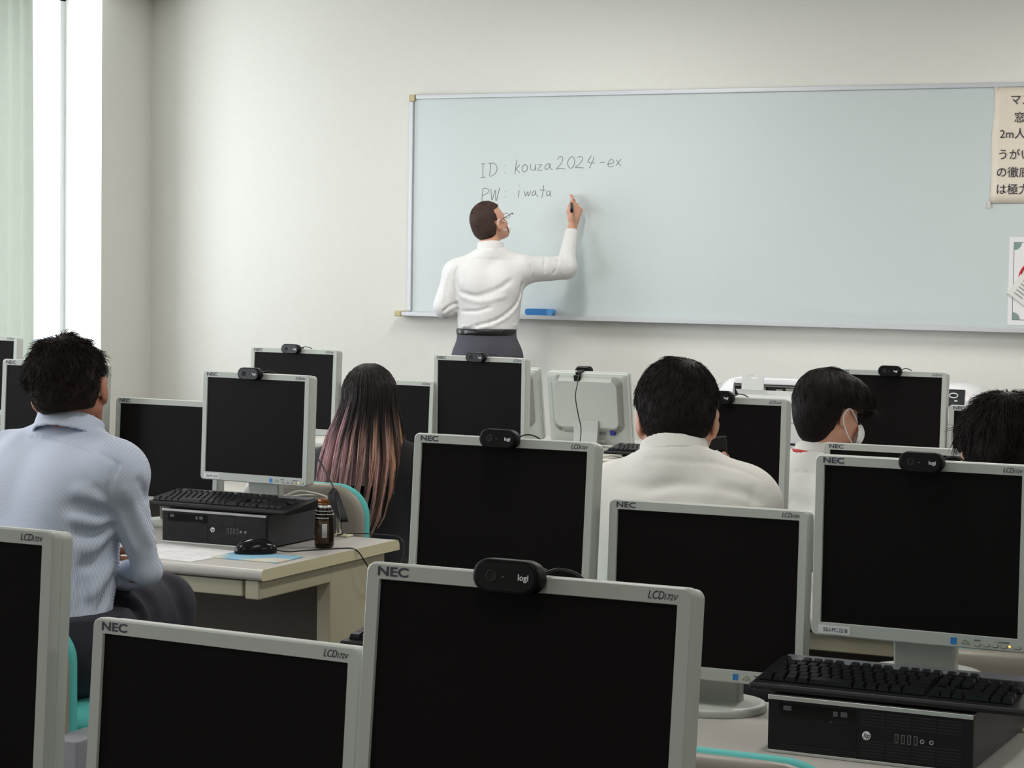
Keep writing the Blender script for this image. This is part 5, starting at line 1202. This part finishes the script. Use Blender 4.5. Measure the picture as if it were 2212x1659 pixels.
scr = MB().box(-0.032, 0.032, -0.0046, -0.0041, -0.066, 0.066).build('screen', M['gloss'], phn)

# ------------------------------------------------------------------ person with the red lanyard and mask
C_ = dict(nb=at(1772, 990, 6.20), shl=at(1712, 1040, 6.28), shr=at(1905, 1045, 6.10), elr=at(1930, 1180, 6.2), wrr=at(1860, 1190, 6.42), ell=at(1700, 1180, 6.35), wrl=at(1780, 1200, 6.5), pel=at(1800, 1300, 6.12))
seat_legs(C_, 0.05, 0.40, 0.1)
hc = at(1789, 878, 6.2); hR = frame(CF * 0.60 + CR * 0.78 - CU * 0.14, CU * 1.0 + CR * 0.10 + CF * 0.05)
me, base = person('person with a red lanyard and face mask, head turned to the right', C_, hc, hR, 0.98, 'skin', 0.0055)
F = shirt_field(C_, 0.006, 0.016, cuff=0.012, hc=hc, low=0.62, wr=(0.003, 28), neck_up=0.020, seed=12, post=lambda F: folds(F, [([(1712, 1020), (1745, 1022), (1790, 1028)], 0.004, -0.003), ([(1712, 1080), (1745, 1095)], 0.02, -0.006)], 5.7, 6.4))
child('white_shirt', F, M['cream_shirt'], me, base)
collar(C_['nb'] + CU * 0.002, CU + 0.25 * CF, unit(CF + CR * 0.3), 0.040, M['cream_shirt'], me, base, 0.0770, 0.0650)
nd = unit(hc - C_['nb']); Rc = frame(nd, (0.1, -1, 0.3)); cc_ = C_['nb'] + nd * 0.012
ring = [cc_ + 0.0800 * (Rc[:, 0] * math.cos(a) + Rc[:, 2] * math.sin(a)) * (1, 1, 1) for a in np.linspace(0, 6.28, 28)]
lb = MB(); lb.loft([[p - nd * 0.005 - base, p + nd * 0.004 - base, p + nd * 0.004 - base + 0.002 * unit(p - cc_), p - nd * 0.005 - base + 0.002 * unit(p - cc_)] for p in ring], smooth=True); lb.build('lanyard', M['red'], me)
F = trouser_field(C_, 0.010, 0.012, top=0.68, low=0.12); child('trousers', F, M['navy'], me, base); shoes(C_, me, base)
hair(me, base, hc, hR, 0.98, M['hair'], vol=(0.094, 0.106, 0.098), off=(0, -0.006, 0.014), face=(-0.004, 0.030), nape=-0.108, n=5200, length=(0.024, 0.045), lift=0.07, curl=0.0010, r=0.0007, noise=0.001, back=0.062, crown=(-0.02, -0.03, 0.095),
     extra=lambda F, L: (F.ell(L(0, -0.050, -0.080), (0.046, 0.032, 0.032), hR, 0.02), F.ell(L(0.035, 0.066, 0.035), (0.048, 0.046, 0.042), hR, 0.05), F.ell(L(0.048, 0.070, 0.000), (0.034, 0.036, 0.040), hR, 0.04), F.ell(L(-0.035, 0.066, 0.035), (0.048, 0.046, 0.042), hR, 0.05)))
F = Field(hc - 0.17, hc + 0.17, 0.0035)
def LW(x, y, z): return hc + 0.98 * (hR @ np.array([x, y, z]))
def HL(x, y, z): return LW(x, y, z) - base
F.ell(LW(0, 0.052, -0.068), (0.076, 0.072, 0.054), hR, 0.0); F.ell(LW(0, 0.045, -0.066), (0.0705, 0.0690, 0.075), hR, 0.0, 's'); F.cut(LW(0, 0.058, 0), tuple(-hR[:, 1]))
mk = child('face_mask', F, M['mask'], me, base)
MB().tube(spline([HL(0.058, 0.066, -0.036), HL(0.074, 0.034, -0.018), HL(0.087, 0.000, -0.004), HL(0.0895, -0.022, -0.020), HL(0.086, -0.018, -0.048), HL(0.078, 0.012, -0.078), HL(0.058, 0.055, -0.098)], 6), 0.0019, 5).build('ear_loop', M['mask'], mk)

# ------------------------------------------------------------------ ruffled haired person at the right edge
E_ = dict(nb=at(2170, 1090, 4.42), shl=at(2042, 1150, 4.52), shr=at(2335, 1150, 4.36), elr=at(2370, 1350, 4.45), wrr=at(2280, 1370, 4.7), ell=at(2030, 1350, 4.60), wrl=at(2110, 1380, 4.8), pel=at(2170, 1520, 4.40))
seat_legs(E_, 0.05, 0.38, 0.0)
hc = at(2172, 972, 4.45); hR = frame(CF * 1.0 - CU * 0.20, CU + CF * 0.2)
me, base = person('dark ruffled haired person at the right edge above the SSU-PC-2218 monitor', E_, hc, hR, 1.05, 'skin', 0.007)
F = shirt_field(E_, 0.007, 0.016, cuff=0.012, hc=hc, low=0.60, seed=3); child('dark_shirt', F, M['navy'], me, base)
F = trouser_field(E_, 0.010, 0.012, top=0.66, low=0.12); child('trousers', F, M['navy'], me, base); shoes(E_, me, base)
hair(me, base, hc, hR, 1.05, M['hair'], vol=(0.092, 0.104, 0.096), n=5200, face=(0.05, 0.02), nape=-0.10, length=(0.025, 0.050), lift=0.22, curl=0.003, r=0.0007, noise=0.002, back=0.082)

# ------------------------------------------------------------------ long haired woman
W = dict(ar=(0.045, 0.034, 0.034, 0.024), nb=at(800, 948, 6.92), shl=at(722, 1016, 7.0), shr=at(880, 1020, 6.90), elr=at(898, 1130, 6.92), wrr=at(870, 1190, 7.1), ell=at(700, 1130, 7.05), wrl=at(745, 1180, 7.25), pel=at(800, 1240, 6.88))
seat_legs(W, 0.04, 0.38, 0.0)
hc = at(799, 866, 6.92); hR = frame(CF * 1.0 - CR * 0.05 - CU * 0.10, CU + CF * 0.10)
me, base = person('person in black with very long dark hair fading to mauve and tan', W, hc, hR, 0.96, 'skin', 0.007)
F = shirt_field(W, 0.007, 0.018, cuff=0.014, hc=hc, low=0.55, seed=21, neck_up=0.02); child('black_top', F, M['black_cloth'], me, base)
F = trouser_field(W, 0.010, 0.014, top=0.6, low=0.12); child('trousers', F, M['black_cloth'], me, base); shoes(W, me, base)
hm = bpy.data.materials.new('hair_two_tone'); hm.use_nodes = True; nt = hm.node_tree; b_ = nt.nodes['Principled BSDF']; b_.inputs['Roughness'].default_value = 0.42; b_.inputs['Specular IOR Level'].default_value = 0.35
ca_ = nt.nodes.new('ShaderNodeAttribute'); ca_.attribute_name = 'tone'; nt.links.new(ca_.outputs['Color'], b_.inputs['Base Color'])
YK = np.array([784, 800, 830, 865, 900, 945, 1000, 1060, 1120, 1175.0]); LK = np.array([786, 765, 745, 735, 722, 702, 686, 676, 678, 712.0]); RK = np.array([812, 838, 852, 861, 867, 876, 884, 878, 860, 812.0])
DC = np.array([6.93, 6.93, 6.93, 6.93, 6.93, 6.93, 6.93, 6.93, 6.93, 6.93]); BG = np.array([0.030, 0.080, 0.108, 0.118, 0.125, 0.150, 0.185, 0.200, 0.200, 0.20])
def hair_pt(u, y, shr=1.0):
    l = np.interp(y, YK, LK); r = np.interp(y, YK, RK); tp_ = np.sqrt(np.clip(1 - (np.clip(852 - y, 0, 68) / 68.2) ** 2, 0, 1)); c = np.where(y < 852, 798.0, 0.5 * (l + r)); hw = np.where(y < 852, 62.5 * tp_, 0.5 * (r - l)) * shr
    x = c + hw * u; d = np.interp(y, YK, DC) - np.interp(y, YK, BG) * shr * np.sqrt(np.clip(1 - u * u, 0, 1))
    return CAM_O + d[..., None] * (CF + np.multiply.outer((x - 1106) / FPX, CR) - np.multiply.outer((y - 829.5) / FPX, CU))
nS = 8500; S = 19; u0 = np.clip(rng.uniform(-1.0, 1.0, nS), -0.995, 0.995); lock = np.round(u0 * 9) / 9 + 0.01 * np.sin(u0 * 50)
yend = 1085 + 75 * rng.random(nS) + 40 * np.exp(-((u0 + 0.1) / 0.5) ** 2) * rng.random(nS) + 20 * np.sin(lock * 17); ystart = 785 + rng.uniform(0, 1, nS) ** 2 * 60
Y_ = ystart[:, None] + (yend - ystart)[:, None] * np.linspace(0, 1, S)[None]; v_ = (Y_ - 785) / 390
pull = np.clip((v_ - 0.2) * 0.8, 0, 0.34); U_ = u0[:, None] * (1 - pull) + lock[:, None] * pull + 0.055 * np.sin(7 * v_ + 23 * lock[:, None]) * v_ + 0.018 * np.sin(20 * v_ + rng.uniform(0, 6.28, nS)[:, None]) * v_
shr = (1.0 + rng.normal(0, 0.015, nS) - 0.10 * rng.random(nS) ** 3)[:, None] + 0.03 * np.cos(40 * U_) * v_ - 0.02
paths = hair_pt(np.clip(U_, -1.03, 1.03), Y_, shr)
V, Fh, tt = strands(paths, 0.00085, 0.35)
yv = np.repeat(Y_.reshape(-1), 3); rs = np.repeat(rng.random(nS), S * 3); lk = np.repeat(lock, S * 3); r2 = np.repeat(rng.random(nS), S * 3)
f_ = np.clip((yv - (858 + 66 * (0.5 + 0.5 * np.sin(lk * 21)) + 40 * rs - 25 * (np.abs(lk) > 0.6))) / 75, 0, 1); f_ = f_ * f_ * (3 - 2 * f_); f_ = f_ * np.where(r2 < 0.16, 0.12, 1.0) * np.where(np.sin(lk * 37 + 1) < -0.86, 0.25, 1.0)
dark = np.array(lin((30, 22, 22))); mauve = np.array(lin((214, 168, 176))); tan = np.array(lin((220, 174, 146)))
mt = np.clip(0.45 + 0.75 * lk + 0.30 * np.sin(lk * 31) + 0.2 * (rs - 0.5), 0, 1)[:, None]; tone = dark * (1 - f_[:, None]) + (mauve * (1 - mt) + tan * mt) * f_[:, None] * (0.72 + 0.5 * rs[:, None])
# inner volume
ny, nu = 30, 28; yy = np.linspace(785, 1050, ny); uu = np.linspace(-1, 1, nu); G = hair_pt(np.broadcast_to(uu[None], (ny, nu)), np.broadcast_to(yy[:, None], (ny, nu)), 0.92)
Gb = G + CF * (0.02 + 0.05 * np.sqrt(np.clip(1 - uu ** 2, 0, 1)))[None, :, None]
ringv = np.concatenate([G, Gb[:, ::-1]], 1); k_ = 2 * nu; Pv = ringv.reshape(-1, 3); Fv = []
for j in range(ny - 1):
    for i in range(k_): a = j * k_ + i; b2 = j * k_ + (i + 1) % k_; Fv.append((a, b2, b2 + k_, a + k_))
tv = np.clip((np.repeat(yy, k_) - 920) / 90, 0, 1)[:, None]; tonev = dark * (1 - tv) + mauve * 0.45 * tv
PP = np.concatenate([V, Pv]) - base; QQ = np.concatenate([Fh, np.array(Fv) + len(V)])
ho = np_mesh('long_hair', PP, QQ, hm, me)
if len(ho.data.vertices) == len(PP):
    at2 = ho.data.attributes.new('tone', 'FLOAT_COLOR', 'POINT'); cols = np.concatenate([np.concatenate([tone, tonev]), np.ones((len(PP), 1))], 1)
    at2.data.foreach_set('color', cols.astype(np.float32).ravel())
